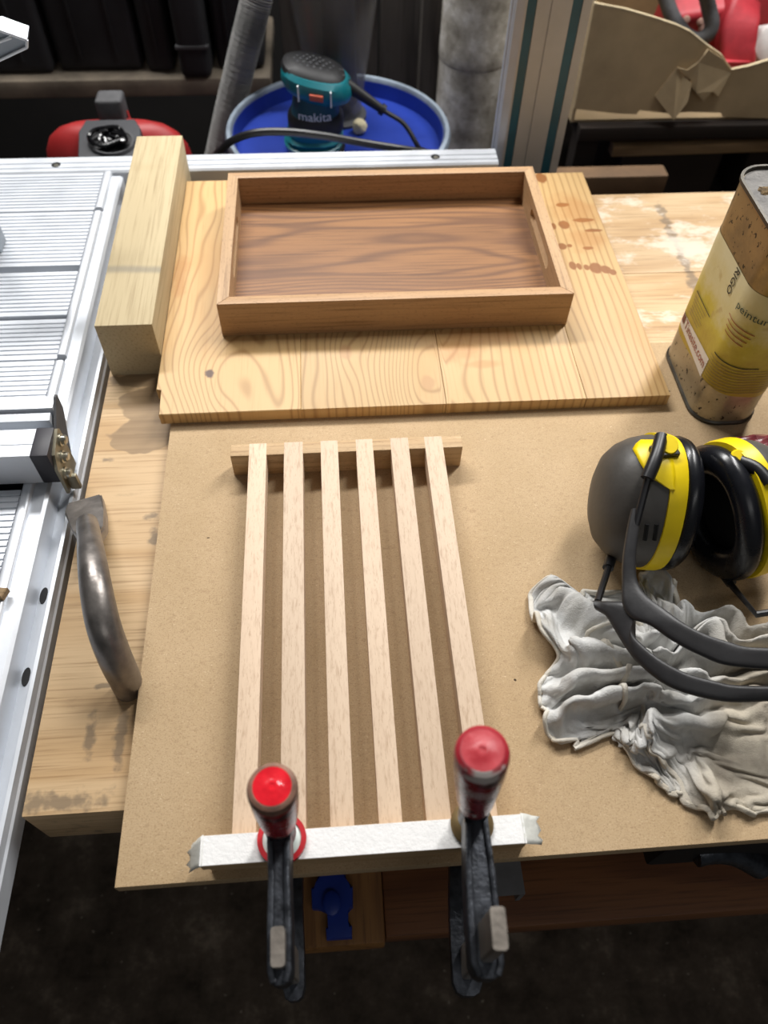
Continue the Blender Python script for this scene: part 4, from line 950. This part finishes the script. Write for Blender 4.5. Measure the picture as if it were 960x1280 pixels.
# sander on the lid
sc_ = P(398, 187, LID); sc_ = vec(sc_.x, sc_.y+0.005, LID)
sd = root('finishing_sander', 'teal palm sander with black dimpled grip standing on the drum lid', 'sander', sc_)
tl = vec(0.07, 0.0, 1).normalized()
def srings(bm, prof, n=32, p=2.6):
    rr = []
    for z, rx, ry, ox, oy, tilt in prof:
        r = []
        for i in range(n):
            t = 2*math.pi*i/n; ca, sa = math.cos(t), math.sin(t); q = (abs(ca)**p+abs(sa)**p)**(-1/p)
            r.append(sc_ + vec(ox+rx*q*ca, oy+ry*q*sa, z - tilt*rx*q*ca))
        rr.append(r)
    loft(bm, rr)
hz = P(398, 72, sc_.y, 1).z - LID      # height of the head's top
bm = NB(); srings(bm, [(0.0, .052, .052, 0, 0, 0), (0.012, .053, .053, 0, 0, 0)]); part('sanding_pad', bm, M['blacksoft'], sd)
bm = NB(); srings(bm, [(0.012, .055, .052, -0.008, 0, 0), (0.020, .057, .054, -0.008, 0, 0), (0.024, .050, .048, -0.006, 0, 0), (0.030, .056, .053, -0.006, 0, 0), (0.036, .050, .048, -0.004, 0, 0), (0.043, .053, .05, -0.004, 0, 0), (hz*0.30, .050, .048, -0.004, 0, 0)]); part('skirt', bm, M['teal'], sd)
bm = NB(); srings(bm, [(hz*0.28, .053, .050, -0.002, 0, 0), (hz*0.40, .053, .050, -0.002, 0, 0), (hz*0.46, .046, .046, -0.002, 0, 0)]); part('vent_band', bm, M['blacksoft'], sd)
bm = NB(); srings(bm, [(hz*0.44, .046, .045, -0.002, 0, 0), (hz*0.62, .041, .042, 0.0, 0, 0.1), (hz*0.70, .043, .043, 0.002, 0, 0.15)]); part('motor_body', bm, M['teal_dark'], sd)
bm = NB(); srings(bm, [(hz*0.62, .044, .042, 0.004, 0, 0.22), (hz*0.68, .060, .054, 0.004, 0, 0.22), (hz*0.75, .065, .058, 0.004, 0, 0.22), (hz*0.83, .063, .056, 0.004, 0, 0.22), (hz*0.88, .056, .048, 0.003, 0, 0.22)]); hd = part('head', bm, M['teal'], sd)
bm = NB(); srings(bm, [(hz*0.855, .059, .052, 0.0, 0.004, 0.22), (hz*0.90, .055, .048, 0.0, 0.004, 0.22), (hz*0.945, .042, .036, 0.0, 0.004, 0.22), (hz*0.955, .026, .022, 0.0, 0.004, 0.22)]); gp = part('grip_pad', bm, M['blacksoft'], sd)
for i in range(-4, 5):
    for j in range(-3, 4):
        a, b = i*0.0115 + (0.0055 if j % 2 else 0), j*0.0105
        e = (a/0.058)**2 + (b/0.046)**2
        if e < 0.85:
            zz = hz*(0.952-0.075*e**1.3) - 0.22*a
            bm = NB(); lathe(bm, [(0.0034, 0), (0.0034, 0.002), (0.0018, 0.0034)], sc_+vec(a, b+0.004, zz), n=8); part('stud', bm, M['darkpanel'], gp)
def flat_text(body, size, o, X, Y, m, parent, name='lettering', fit=None, curve=None):
    bm = text_mesh(body, size); wmax = max(v.co.x for v in bm.verts); k = (fit/wmax) if fit else 1
    for v in bm.verts:
        a, b = v.co.x*k, v.co.y; p = Vector(o) + Vector(X)*a + Vector(Y)*b
        if curve: p.y += curve*(a-(fit or wmax)/2)**2
        v.co = p
    return part(name, bm, m, parent, smooth=None)
flat_text('makita', 0.022, sc_+vec(-0.034, -0.0490, hz*0.47), (1, 0, -0.05), (0, 0.10, 1), M['white_text'], sd, fit=0.062, curve=9)
flat_text('ON  OFF', 0.009, sc_+vec(-0.012, -0.0625, hz*0.815), (1, 0, -0.18), (0, 0.05, 1), M['white_text'], hd, fit=0.04, curve=4) if False else None
bm = NB(); obox(bm, sc_+vec(0.002, -0.061, hz*0.75), vec(0.012, 0, -0.002), vec(0, 0.003, 0), vec(0, 0, 0.005), 0.001); part('switch', bm, plain('switch_red', 'b05038', 0.5), hd)
bm = NB(); obox(bm, sc_+vec(-0.030, -0.0565, hz*0.79), vec(0.0012, 0, 0), vec(0, 0.003, 0), vec(0, 0, 0.013)); part('print_mark', bm, M['white_text'], hd)
bm = NB(); obox(bm, sc_+vec(0.028, -0.0565, hz*0.72), vec(0.0012, 0, 0), vec(0, 0.003, 0), vec(0, 0, 0.013)); part('print_mark', bm, M['white_text'], hd)
cs = sc_+vec(0.070, -0.01, hz*0.72)
c1, c2, c3 = P(478, 137, sc_.y-0.02, 1), P(505, 155, sc_.y-0.03, 1), P(523, 184, sc_.y-0.05, 1)
bm = NB(); tube(bm, [cs-vec(0.012, 0, -0.004), c1], lambda t: 0.0115-0.004*t, 12); part('strain_relief', bm, M['blacksoft'], sd)
bm = NB(); lathe(bm, [(0.0105, -0.004), (0.0105, 0.004)], c1, c1-cs, 12); part('relief_collar', bm, M['blacksoft'], sd)
bm = NB(); tube(bm, smooth_path([cs, c1, c2, c3, vec(c3.x+0.01, c3.y+0.03, LID+0.004), P(480, 183, LID+0.005)], 8), 0.0045, 10); part('cord', bm, M['black'], sd)
bm = NB(); cpts = [P(258, 206, 1.36, 1), P(276, 188, 1.33, 1), P(292, 175, 1.31, 1), P(320, 166, 1.295, 1), P(360, 165, 1.29, 1), P(405, 170, 1.285, 1), P(450, 178, 1.285, 1), P(500, 186, 1.30, 1), P(540, 192, 1.33, 1)]
tube(bm, smooth_path(cpts, 8), 0.0065, 10); single('power_cable', 'black rubber cable looping across the drum rim below the sander', 'cable', bm, M['black'])

# grey hose
hp = [P(333, -60, 1.70, 1), P(318, 10, 1.68, 1), P(308, 50, 1.67, 1), P(296, 100, 1.66, 1), P(284, 150, 1.65, 1), P(273, 200, 1.64, 1)]
path = smooth_path(hp, 30); d = 0
hp2 = [vec(min(p.x, DC.x-0.0), p.y, p.z) for p in path]
last = path[-1]; path = path + [last + vec(-0.002*k, 0.0, -0.025*k) for k in range(1, 30)]
fine = []
for i in range(len(path)-1):
    for k in range(3): fine.append(path[i].lerp(path[i+1], k/3))
nF = len(fine)
bm = NB(); sweep(bm, fine, lambda t: circ(0.0295+0.0016*math.sin(t*nF*1.35), 14)); single('dust_hose', 'ribbed grey dust hose dropping beside the blue drum', 'hose', bm, M['hose'], smooth=60)

# red domed machine
RY = 1.40; ra, rb_ = P(55, 190, 1.47, 1), P(241, 190, 1.47, 1); rc = (ra+rb_)/2; rw = (rb_.x-ra.x)/2; rt = P(150, 153, 1.47, 1).z
rm = root('red_machine', 'red domed machine with dark centre panel and grey upright handle behind the rail', 'machine', (rc.x, 1.47, FLOOR))
bm = NB(); rr = []
for z, s_, sy in ((FLOOR, 0.9, 0.06), (FLOOR+0.3, 0.97, 0.07), (rt-0.16, 1.0, 0.070), (rt-0.075, 0.99, 0.060), (rt-0.048, 0.95, 0.050), (rt-0.025, 0.86, 0.038), (rt-0.010, 0.72, 0.028), (rt-0.002, 0.55, 0.018), (rt, 0.4, 0.010)):
    rr.append([vec(rc.x+rw*s_*(abs(math.cos(t))**0.75)*(1 if math.cos(t) > 0 else -1), 1.47+sy*math.sin(t), z) for t in [2*math.pi*k/40 for k in range(40)]])
loft(bm, rr); part('cover', bm, M['redmachine'], rm, smooth=60)
T_, B_ = P(137, 149, 1.465, 1), P(137, 205, 1.345, 1); ev = (T_-B_); pu = ev.normalized(); pw_ = vec(1, 0, 0).cross(pu)*1.0
hw = (P(176, 180, 1.42, 1).x-P(98, 180, 1.42, 1).x)/2; Lp = ev.length
bm = NB(); prism(bm, [(-hw, 0), (hw, 0), (hw, Lp*0.78), (hw*0.82, Lp), (-hw*0.78, Lp), (-hw, Lp*0.74)], B_, (1, 0, 0), pu, -pw_*0.02 if pw_.y < 0 else pw_*0.02, 0.004, 3); pn = part('centre_panel', bm, M['darkpanel'], rm)
nrm_ = pw_ if pw_.y < 0 else -pw_
pc = P(141, 176, 1.40, 1); pc = B_ + pu*((pc-B_).dot(pu)) + vec(0.004, 0, 0) + nrm_*0.001
bm = NB(); ring_lathe(bm, [(0.034, -0.002), (0.040, -0.002), (0.038, 0.005), (0.034, 0.004)], pc, nrm_, 32, sx=1.1, sy=0.95, uvw=(vec(1, 0, 0), pu, nrm_)); part('recess_ring', bm, M['greyhandle'], pn)
bm = NB(); lathe(bm, [(0.034, -0.002), (0.034, 0.0015)], pc, nrm_, 32, sx=1.1, sy=0.95, uvw=(vec(1, 0, 0), pu, nrm_)); part('recess', bm, M['blacksoft'], pn)
for k in range(5):
    bm = NB(); rr_ = 0.010+0.0045*k
    tube(bm, smooth_path([pc + vec(1, 0, 0)*(rr_*1.15*math.cos(a)+0.006*math.sin(2*a+k)) + pu*(rr_*0.85*math.sin(a)+0.004*math.cos(3*a+k)) + nrm_*(0.006+0.002*k+0.002*math.sin(a*2+k)) for a in [i*0.62+k*1.3 for i in range(9)]], 4), 0.0040, 8); part('cable_coil', bm, M['gloss_black'], pn)
h0 = P(122, 135, 1.49, 1); h1 = P(152, 121, 1.49, 1)
bm = NB(); box(bm, h0.x, h1.x, 1.475, 1.52, rt-0.05, h1.z, 0.007, 3); part('handle', bm, M['greyhandle'], rm)
bm = NB(); tube(bm, smooth_path([vec(h1.x+0.001, 1.50, h1.z-0.03), vec(h1.x+0.006, 1.49, h1.z-0.045), vec(h1.x+0.016, 1.48, rt-0.002)], 5), 0.002, 6); part('thin_lead', bm, M['redmachine'], rm)

# storage ledge with black cases
LY = 1.92
lz = P(140, 100, LY, 1).z
lg = root('storage_ledge', 'dusty timber ledge carrying a row of black cases', 'ledge', (-0.6, LY+0.2, FLOOR))
bm = NB(); lth = lz-P(140, 122, LY, 1).z; box(bm, -1.5, -0.125, LY, LY+0.34, lz-lth, lz, 0.006); part('beam', bm, M['ledge'], lg)
for x in (-1.3, -0.2):
    bm = NB(); box(bm, x-0.05, x+0.05, LY+0.1, LY+0.25, FLOOR, lz-lth); part('post', bm, M['darkshelf'], lg)
cases = [(-60, 71, 95, 'wide black case at the far end of the ledge beside the broad scuffed case', 0.0), (76, 183, 97, 'broad scuffed black case with pale scratches on the ledge', 0.01), (185, 222, 98, 'narrow plain black case between two cases on the ledge', 0.0), (226, 268, 102, 'narrow black case with a pale grey seam across its front', -0.035), (272, 334, 94, 'black case on the ledge behind the grey hose', 0.01)]
for a, b, c, lab_, dy in cases:
    xa, xb = P(a, c, LY+0.03+dy, 1).x, P(b, c, LY+0.03+dy, 1).x
    cs_ = root('storage_case', lab_, 'case', ((xa+xb)/2, LY+0.2, lz), 'black cases on the ledge')
    bm = NB(); box(bm, xa+0.003, xb-0.003, LY+0.03+dy, LY+0.33, lz+0.0005, lz+0.62, 0.02, 4); bo = part('body', bm, M['case'], cs_)
    bm = NB(); w = xb-xa
    if w < 0.105 and 'seam' in lab_:
        zs_ = P(247, 61, LY+0.03+dy, 1).z
        box(bm, xa+0.002, xb-0.002, LY+0.027+dy, LY+0.04+dy, zs_, zs_+0.006); part('seam', bm, M['case_line'], cs_)
    else:
        bm.free()
        for t in ((0.3, 0.72) if w > 0.105 else (0.5,)):
            bm = NB(); box(bm, xa+w*t-0.004, xa+w*t+0.004, LY+0.024+dy, LY+0.04+dy, lz+0.03, lz+0.6, 0.002); part('rib', bm, M['case'], cs_)
# weathered boards behind the cyclone and drum
for i, (a, b, yy_, zt_) in enumerate(((352, 398, 2.05, 0.5), (402, 440, 2.07, 0.6), (444, 472, 2.05, 0.5), (476, 524, 2.04, 0.55), (527, 551, 1.98, 0.5))):
    xa, xb = P(a, 40, yy_, 1).x, P(b, 40, yy_, 1).x
    bm = NB(); box(bm, xa, xb, yy_, yy_+0.035, FLOOR, zt_, 0.003)
    lab_ = ['weathered grey board directly behind the dust cyclone, nearest the black cases', 'weathered grey board in the middle behind the dust cyclone', 'narrow weathered grey board at the outer side of the cyclone', 'broad weathered grey board standing between cyclone and cement pipe', 'narrow weathered grey board touching the cement pipe'][i]
    single('weathered_board', lab_, 'board', bm, M['greyboard'], 'grey boards standing behind the drum')
# cement pipe
py_ = 1.86; xa, xb = P(552, 60, py_, 1).x, P(640, 60, py_, 1).x; pr = (xb-xa)/2; px_ = (xa+xb)/2
zc = P(595, 98, py_-pr, 1).z
pi_ = root('cement_pipe', 'chalky grey cement pipe standing between the drum and aluminium upright', 'pipe', (px_, py_+0.03, FLOOR))
bm = NB(); lathe(bm, [(pr*0.985, FLOOR), (pr*0.985, zc)], vec(px_, py_+0.03, 0), n=40); part('pipe_length', bm, M['pipe'], pi_)
bm = NB(); lathe(bm, [(pr*1.0, zc), (pr*1.012, zc+0.006), (pr*1.012, zc+0.03), (pr*1.0, zc+0.05), (pr*0.995, 0.7)], vec(px_, py_+0.03, 0), n=40); part('pipe_length', bm, M['pipe'], pi_)
# aluminium upright with blue strips
UY = 1.265
ux0, ux1 = P(648, 0, UY, 1).x, P(741, 0, UY, 1).x; uz = 0.52
up_ = root('guide_track', 'grey aluminium track with two dark blue strips standing behind the bench', 'track', ((ux0+ux1)/2, UY+0.02, FLOOR))
uw = ux1-ux0
bm = NB(); prism(bm, [(ux0, UY+0.008), (ux0+uw*0.10, UY), (ux0+uw*0.13, UY), (ux0+uw*0.13, UY+0.003), (ux0+uw*0.26, UY+0.003), (ux0+uw*0.26, UY), (ux0+uw*0.44, UY), (ux0+uw*0.445, UY+0.002), (ux0+uw*0.46, UY+0.002), (ux0+uw*0.465, UY), (ux0+uw*0.74, UY), (ux0+uw*0.74, UY+0.003), (ux0+uw*0.88, UY+0.003), (ux0+uw*0.88, UY), (ux1, UY), (ux1, UY+0.05), (ux0, UY+0.05), (ux0, UY+0.040), (ux0+0.006, UY+0.036), (ux0+0.006, UY+0.030), (ux0, UY+0.026), (ux0, UY+0.02), (ux0+0.004, UY+0.016), (ux0, UY+0.012)], (0, 0, FLOOR), (1, 0, 0), (0, 1, 0), (0, 0, uz-FLOOR)); part('extrusion', bm, M['profile'], up_, smooth=20)
for a, b in ((0.135, 0.255), (0.745, 0.875)):
    bm = NB(); box(bm, ux0+uw*a, ux0+uw*b, UY+0.0012, UY+0.0032, FLOOR, uz); part('glide_strip', bm, M['stripe'], up_)

# right shelving: shelves, offcuts, torn box with red tools
SY = 1.66
sz = P(850, 150, SY, 1).z-0.004
rs = root('storage_shelf', 'dark timber shelving carrying the torn cardboard box', 'shelf', (1.0, SY+0.25, FLOOR))
for z, th in ((sz, 0.03), (sz-0.22, 0.03)):
    bm = NB(); box(bm, 0.56, 1.9, SY-0.02, SY+0.5, z-th, z, 0.003); part('shelf_board', bm, M['darkshelf'], rs)
for x in (0.60, 1.85):
    for y in (SY+0.05, SY+0.44):
        bm = NB(); box(bm, x-0.025, x+0.025, y-0.025, y+0.025, FLOOR, sz-0.03); part('upright', bm, M['darkshelf'], rs)
def plank_px(name, lab_, a, b, z0, y, depth, hgt, m):
    pa, pb_ = P(*a, y, 1), P(*b, y, 1); bm = NB(); d_ = pb_-pa
    obox(bm, (pa+pb_)/2+vec(0, depth/2, -hgt/2), d_/2, vec(0, depth/2, 0), vec(0, 0, hgt/2), 0.004); single(name, lab_, 'offcut', bm, m, 'timber offcuts on the shelf')
sz2 = sz-0.22
def offcut(lab_, x0, x1, y0, y1, z0, h, m, rot=0.0):
    bm = NB(); c_ = vec((x0+x1)/2, (y0+y1)/2, z0+h/2); X = vec((x1-x0)/2, rot*(x1-x0)/2, 0); Y = vec(-rot*(y1-y0)/2, (y1-y0)/2, 0)
    obox(bm, c_, X, Y, vec(0, 0, h/2), 0.004); single('timber_offcut', lab_, 'offcut', bm, m, 'timber offcuts on the shelf')
offcut('long pale stick lying across the timber stack under the cardboard box', 0.65, 1.5, SY-0.0, SY+0.03, sz2+0.145, 0.026, M['shelfwood'], 0.02)
offcut('thick dark timber block on the lower shelf under the pale stick', 0.68, 0.92, SY+0.0, SY+0.2, sz2, 0.145, M['darkshelf'])
offcut('second dark timber block on the lower shelf beside the thick one', 1.0, 1.6, SY+0.03, SY+0.25, sz2, 0.145, M['darkshelf'])
bm = NB(); pa = P(722, 222, 1.50, 1); pb_ = P(836, 222, 1.50, 1)
box(bm, pa.x-0.05, pb_.x, 1.50, 1.545, pa.z-0.05, pa.z, 0.006)
tst = root('trestle', 'brown timber trestle plank behind the bench below the cardboard box', 'trestle', ((pa.x+pb_.x)/2, 1.49, FLOOR)); part('plank', bm, M['brownplank2'], tst)
for x in (pa.x+0.02, pb_.x-0.05):
    bm = NB(); box(bm, x-0.02, x+0.02, 1.505, 1.54, FLOOR, pa.z-0.05); part('leg', bm, M['darkshelf'], tst)

cbx = root('cardboard_box', 'torn brown cardboard box with ragged front flap on the shelf', 'box', (0.85, SY+0.2, sz))
def bxp(px, py, y=None): p = P(px, py, SY if y is None else y, 1); return (p.x, p.z)
front = [bxp(718, 136), bxp(743, 5), bxp(780, 12), bxp(815, 22), bxp(845, 32), bxp(862, 40), bxp(882, 56), bxp(902, 70), bxp(914, 88), bxp(935, 84), bxp(958, 77), bxp(1010, 66), bxp(1040, 150), bxp(960, 148), bxp(930, 147), bxp(903, 146), bxp(902, 141), bxp(860, 140), bxp(838, 142), bxp(800, 138), bxp(795, 143), bxp(770, 142)]
front = [(x, max(z, sz+0.0005)) for x, z in front]
bm = NB(); prism(bm, front, (0, SY, 0), (1, 0, 0), (0, 0, 1), (0, 0.007, 0)); part('front_panel', bm, M['cardboard'], cbx)
xr = front[12][0]; xl = front[0][0]
bm = NB(); box(bm, xl, xl+0.007, SY+0.007, SY+0.44, sz, sz+0.30); part('side_panel', bm, M['cardboard'], cbx)
bm = NB(); box(bm, xr-0.007, xr, SY+0.007, SY+0.44, sz, sz+0.16); part('side_panel', bm, M['cardboard'], cbx)
bm = NB(); box(bm, xl, xr, SY+0.44, SY+0.447, sz, sz+0.33); part('back_panel', bm, M['cardboard_in'], cbx)
bm = NB(); box(bm, xl+0.007, xr-0.007, SY+0.007, SY+0.44, sz, sz+0.005); part('bottom_panel', bm, M['cardboard_in'], cbx)
# torn flap hanging from the tear, bent outwards
f1 = [bxp(818, 119), bxp(846, 83), bxp(852, 92), bxp(862, 101), bxp(855, 120), bxp(838, 143)]
bm = NB(); vs = [bm.verts.new((x, SY-0.004-0.022*(i in (4, 5))-0.010*(i == 3), z)) for i, (x, z) in enumerate(f1)]; bm.faces.new(vs)
o = part('torn_flap', bm, M['cardboard'], cbx, smooth=None); md = o.modifiers.new('thick', 'SOLIDIFY'); md.thickness = 0.005
f2 = [bxp(846, 83), bxp(858, 86), bxp(872, 76), bxp(884, 60), bxp(902, 72), bxp(912, 89), bxp(895, 116), bxp(888, 110), bxp(876, 122), bxp(868, 112), bxp(860, 104), bxp(862, 98)]
bm = NB(); vs = [bm.verts.new((x, SY-0.003-0.008*(i in (6, 7, 8, 9)), z)) for i, (x, z) in enumerate(f2)]; bm.faces.new(vs)
o = part('torn_flap', bm, M['cardboard'], cbx, smooth=None); md = o.modifiers.new('thick', 'SOLIDIFY'); md.thickness = 0.004
# torn pale edge along the top
bm = NB(); sweep(bm, [vec(x, SY+0.0035, z) for x, z in front[1:12]], rrect(0.0038, 0.0022, 0.001, 2), up=(0, 0, 1)); part('torn_edge', bm, M['cardedge'], cbx)

# red tools in the box
ry = SY+0.09
def bq(px, py, y): return P(px, py, y, 1)
rt_ = root('red_power_tool', 'dusty red power tool with dark grey D-handle lying in the box', 'power tool', (bq(890, 60, ry).x, ry+0.08, sz+0.006))
a_, b_ = bq(898, 12, ry), bq(938, 82, ry)
bm = NB(); sweep(bm, smooth_path([vec((a_.x+b_.x)/2-0.004, ry+0.05, sz+0.045), bq(916, 84, ry+0.02), bq(918, 60, ry+0.03), bq(919, 35, ry+0.05), bq(920, 8, ry+0.09)], 5), lambda t: rrect(0.042*(0.8+0.25*t), 0.034, 0.012, 4), up=(0, 1, 0.3)); part('housing', bm, M['redplastic'], rt_, smooth=50)
for k in range(4):
    p0 = bq(916, 76+4*k, ry-0.005); bm = NB(); box(bm, p0.x-0.036, p0.x+0.036, p0.y-0.012, p0.y+0.02, p0.z-0.003, p0.z+0.003, 0.0015); part('vent_rib', bm, M['redplastic'], rt_)
bm = NB(); obox(bm, bq(865, 25, ry+0.12), vec(0.075, 0, 0.01), vec(0, 0.05, 0.02), vec(0, -0.02, 0.06), 0.02, 4); part('motor_housing', bm, M['redplastic'], rt_)
bm = NB(); tube(bm, smooth_path([bq(880, -20, ry+0.03), bq(886, 10, ry+0.03), bq(890, 30, ry+0.02), bq(884, 44, ry+0.015), bq(870, 50, ry+0.02), bq(855, 42, ry+0.03), bq(840, 20, ry+0.05), bq(830, -10, ry+0.08)], 6), 0.016, 12); part('handle', bm, M['greyhandle'], rt_)
for p_ in (bq(857, 25, ry+0.055), bq(875, 28, ry+0.055), bq(877, 36, ry+0.05)):
    bm = NB(); lathe(bm, [(0.008, 0), (0.008, 0.006), (0.005, 0.009)], p_, (0, -1, 0.6), 12); part('screw_cap', bm, plain('pale_dusty_cap', 'b58f80', 0.7), rt_)
rl = root('red_case', 'flat dusty red plastic case standing behind the power tool in the box', 'case', (bq(948, 20, ry+0.2).x, ry+0.2, sz+0.006))
bm = NB(); obox(bm, vec(bq(945, 10, ry+0.24).x, ry+0.22, sz+0.165), vec(0.10, 0, 0.012), vec(0, 0.02, 0), vec(0.01, 0.02, 0.144), 0.015, 3); part('shell', bm, M['redplastic'], rl)
pw = bq(966, 55, ry+0.02)
wc = root('white_canister', 'white plastic canister lying in the box beside the red tool', 'canister', (pw.x, ry+0.06, sz+0.006))
bm = NB(); lathe(bm, [(0.02, -0.004), (0.036, 0), (0.040, 0.008), (0.040, 0.14)], pw, (0.15, 0.75, -0.35), 28); part('body', bm, plain('white_plastic', 'd9d6d2', 0.5), wc)

# ================================================================ under the bench overhang
zb = -0.405+0.0003
def ub(px, py): p = P(px, py, zb+0.02); return (p.x, p.y)
poly = [ub(398, 1092), ub(432, 1092), ub(433, 1106), ub(441, 1108), ub(441, 1133), ub(432, 1136), ub(432, 1154), ub(440, 1157), ub(440, 1172), ub(408, 1174), ub(407, 1160), ub(413, 1157), ub(412, 1137), ub(390, 1135), ub(389, 1110), ub(397, 1107)]
bj = root('blue_clamp_jaw', 'blue cast clamp jaw lying on the amber stub board under the bench', 'clamp jaw', (poly[0][0], poly[0][1]-0.03, zb))
bm = NB(); prism(bm, poly, (0, 0, zb), (1, 0, 0), (0, 1, 0), (0, 0, 0.022), 0.003, 2); part('jaw_body', bm, M['bluecast'], bj)
bm = NB(); p0 = P(415, 1130, zb+0.022); lathe(bm, [(0.011, 0), (0.011, 0.008), (0.008, 0.010)], vec(p0.x, p0.y, zb+0.022), n=20, sx=1.3); part('boss', bm, M['bluecast'], bj)
# grey metal angle hung under the fibreboard edge
bm = NB(); a_ = P(600, 1086, -0.2); b_ = P(645, 1120, -0.2)
prism(bm, [(0, 0), (0.055, 0), (0.055, -0.04), (0.050, -0.04), (0.050, -0.005), (0, -0.005)], (a_.x-0.012, b_.y, -0.19), (1, 0, 0), (0, 0, 1), (0, 0.1985-b_.y, 0)); box(bm, a_.x-0.012, a_.x+0.04, 0.190, 0.1989, -0.195, -0.08)
# face of bench plank front is y=.199
single('steel_angle', 'dull grey steel angle bracket under the bench front', 'bracket', bm, M['greybar'])
# vise guide under the far right of the overhang
vg = root('bench_vise', 'dark cast bench vise jaw hung beneath the bench front edge', 'vise', (0.38, 0.17, -0.2))
bm = NB(); box(bm, 0.30, 0.52, 0.150, 0.198, -0.17, -0.017, 0.006); part('jaw', bm, M['blacksoft'], vg)
bm = NB(); tube(bm, smooth_path([P(868, 1066, -0.14), P(890, 1062, -0.14), P(920, 1066, -0.15), P(950, 1082, -0.17)], 6), 0.014, 12); part('guide_bar', bm, M['castblack'], vg)
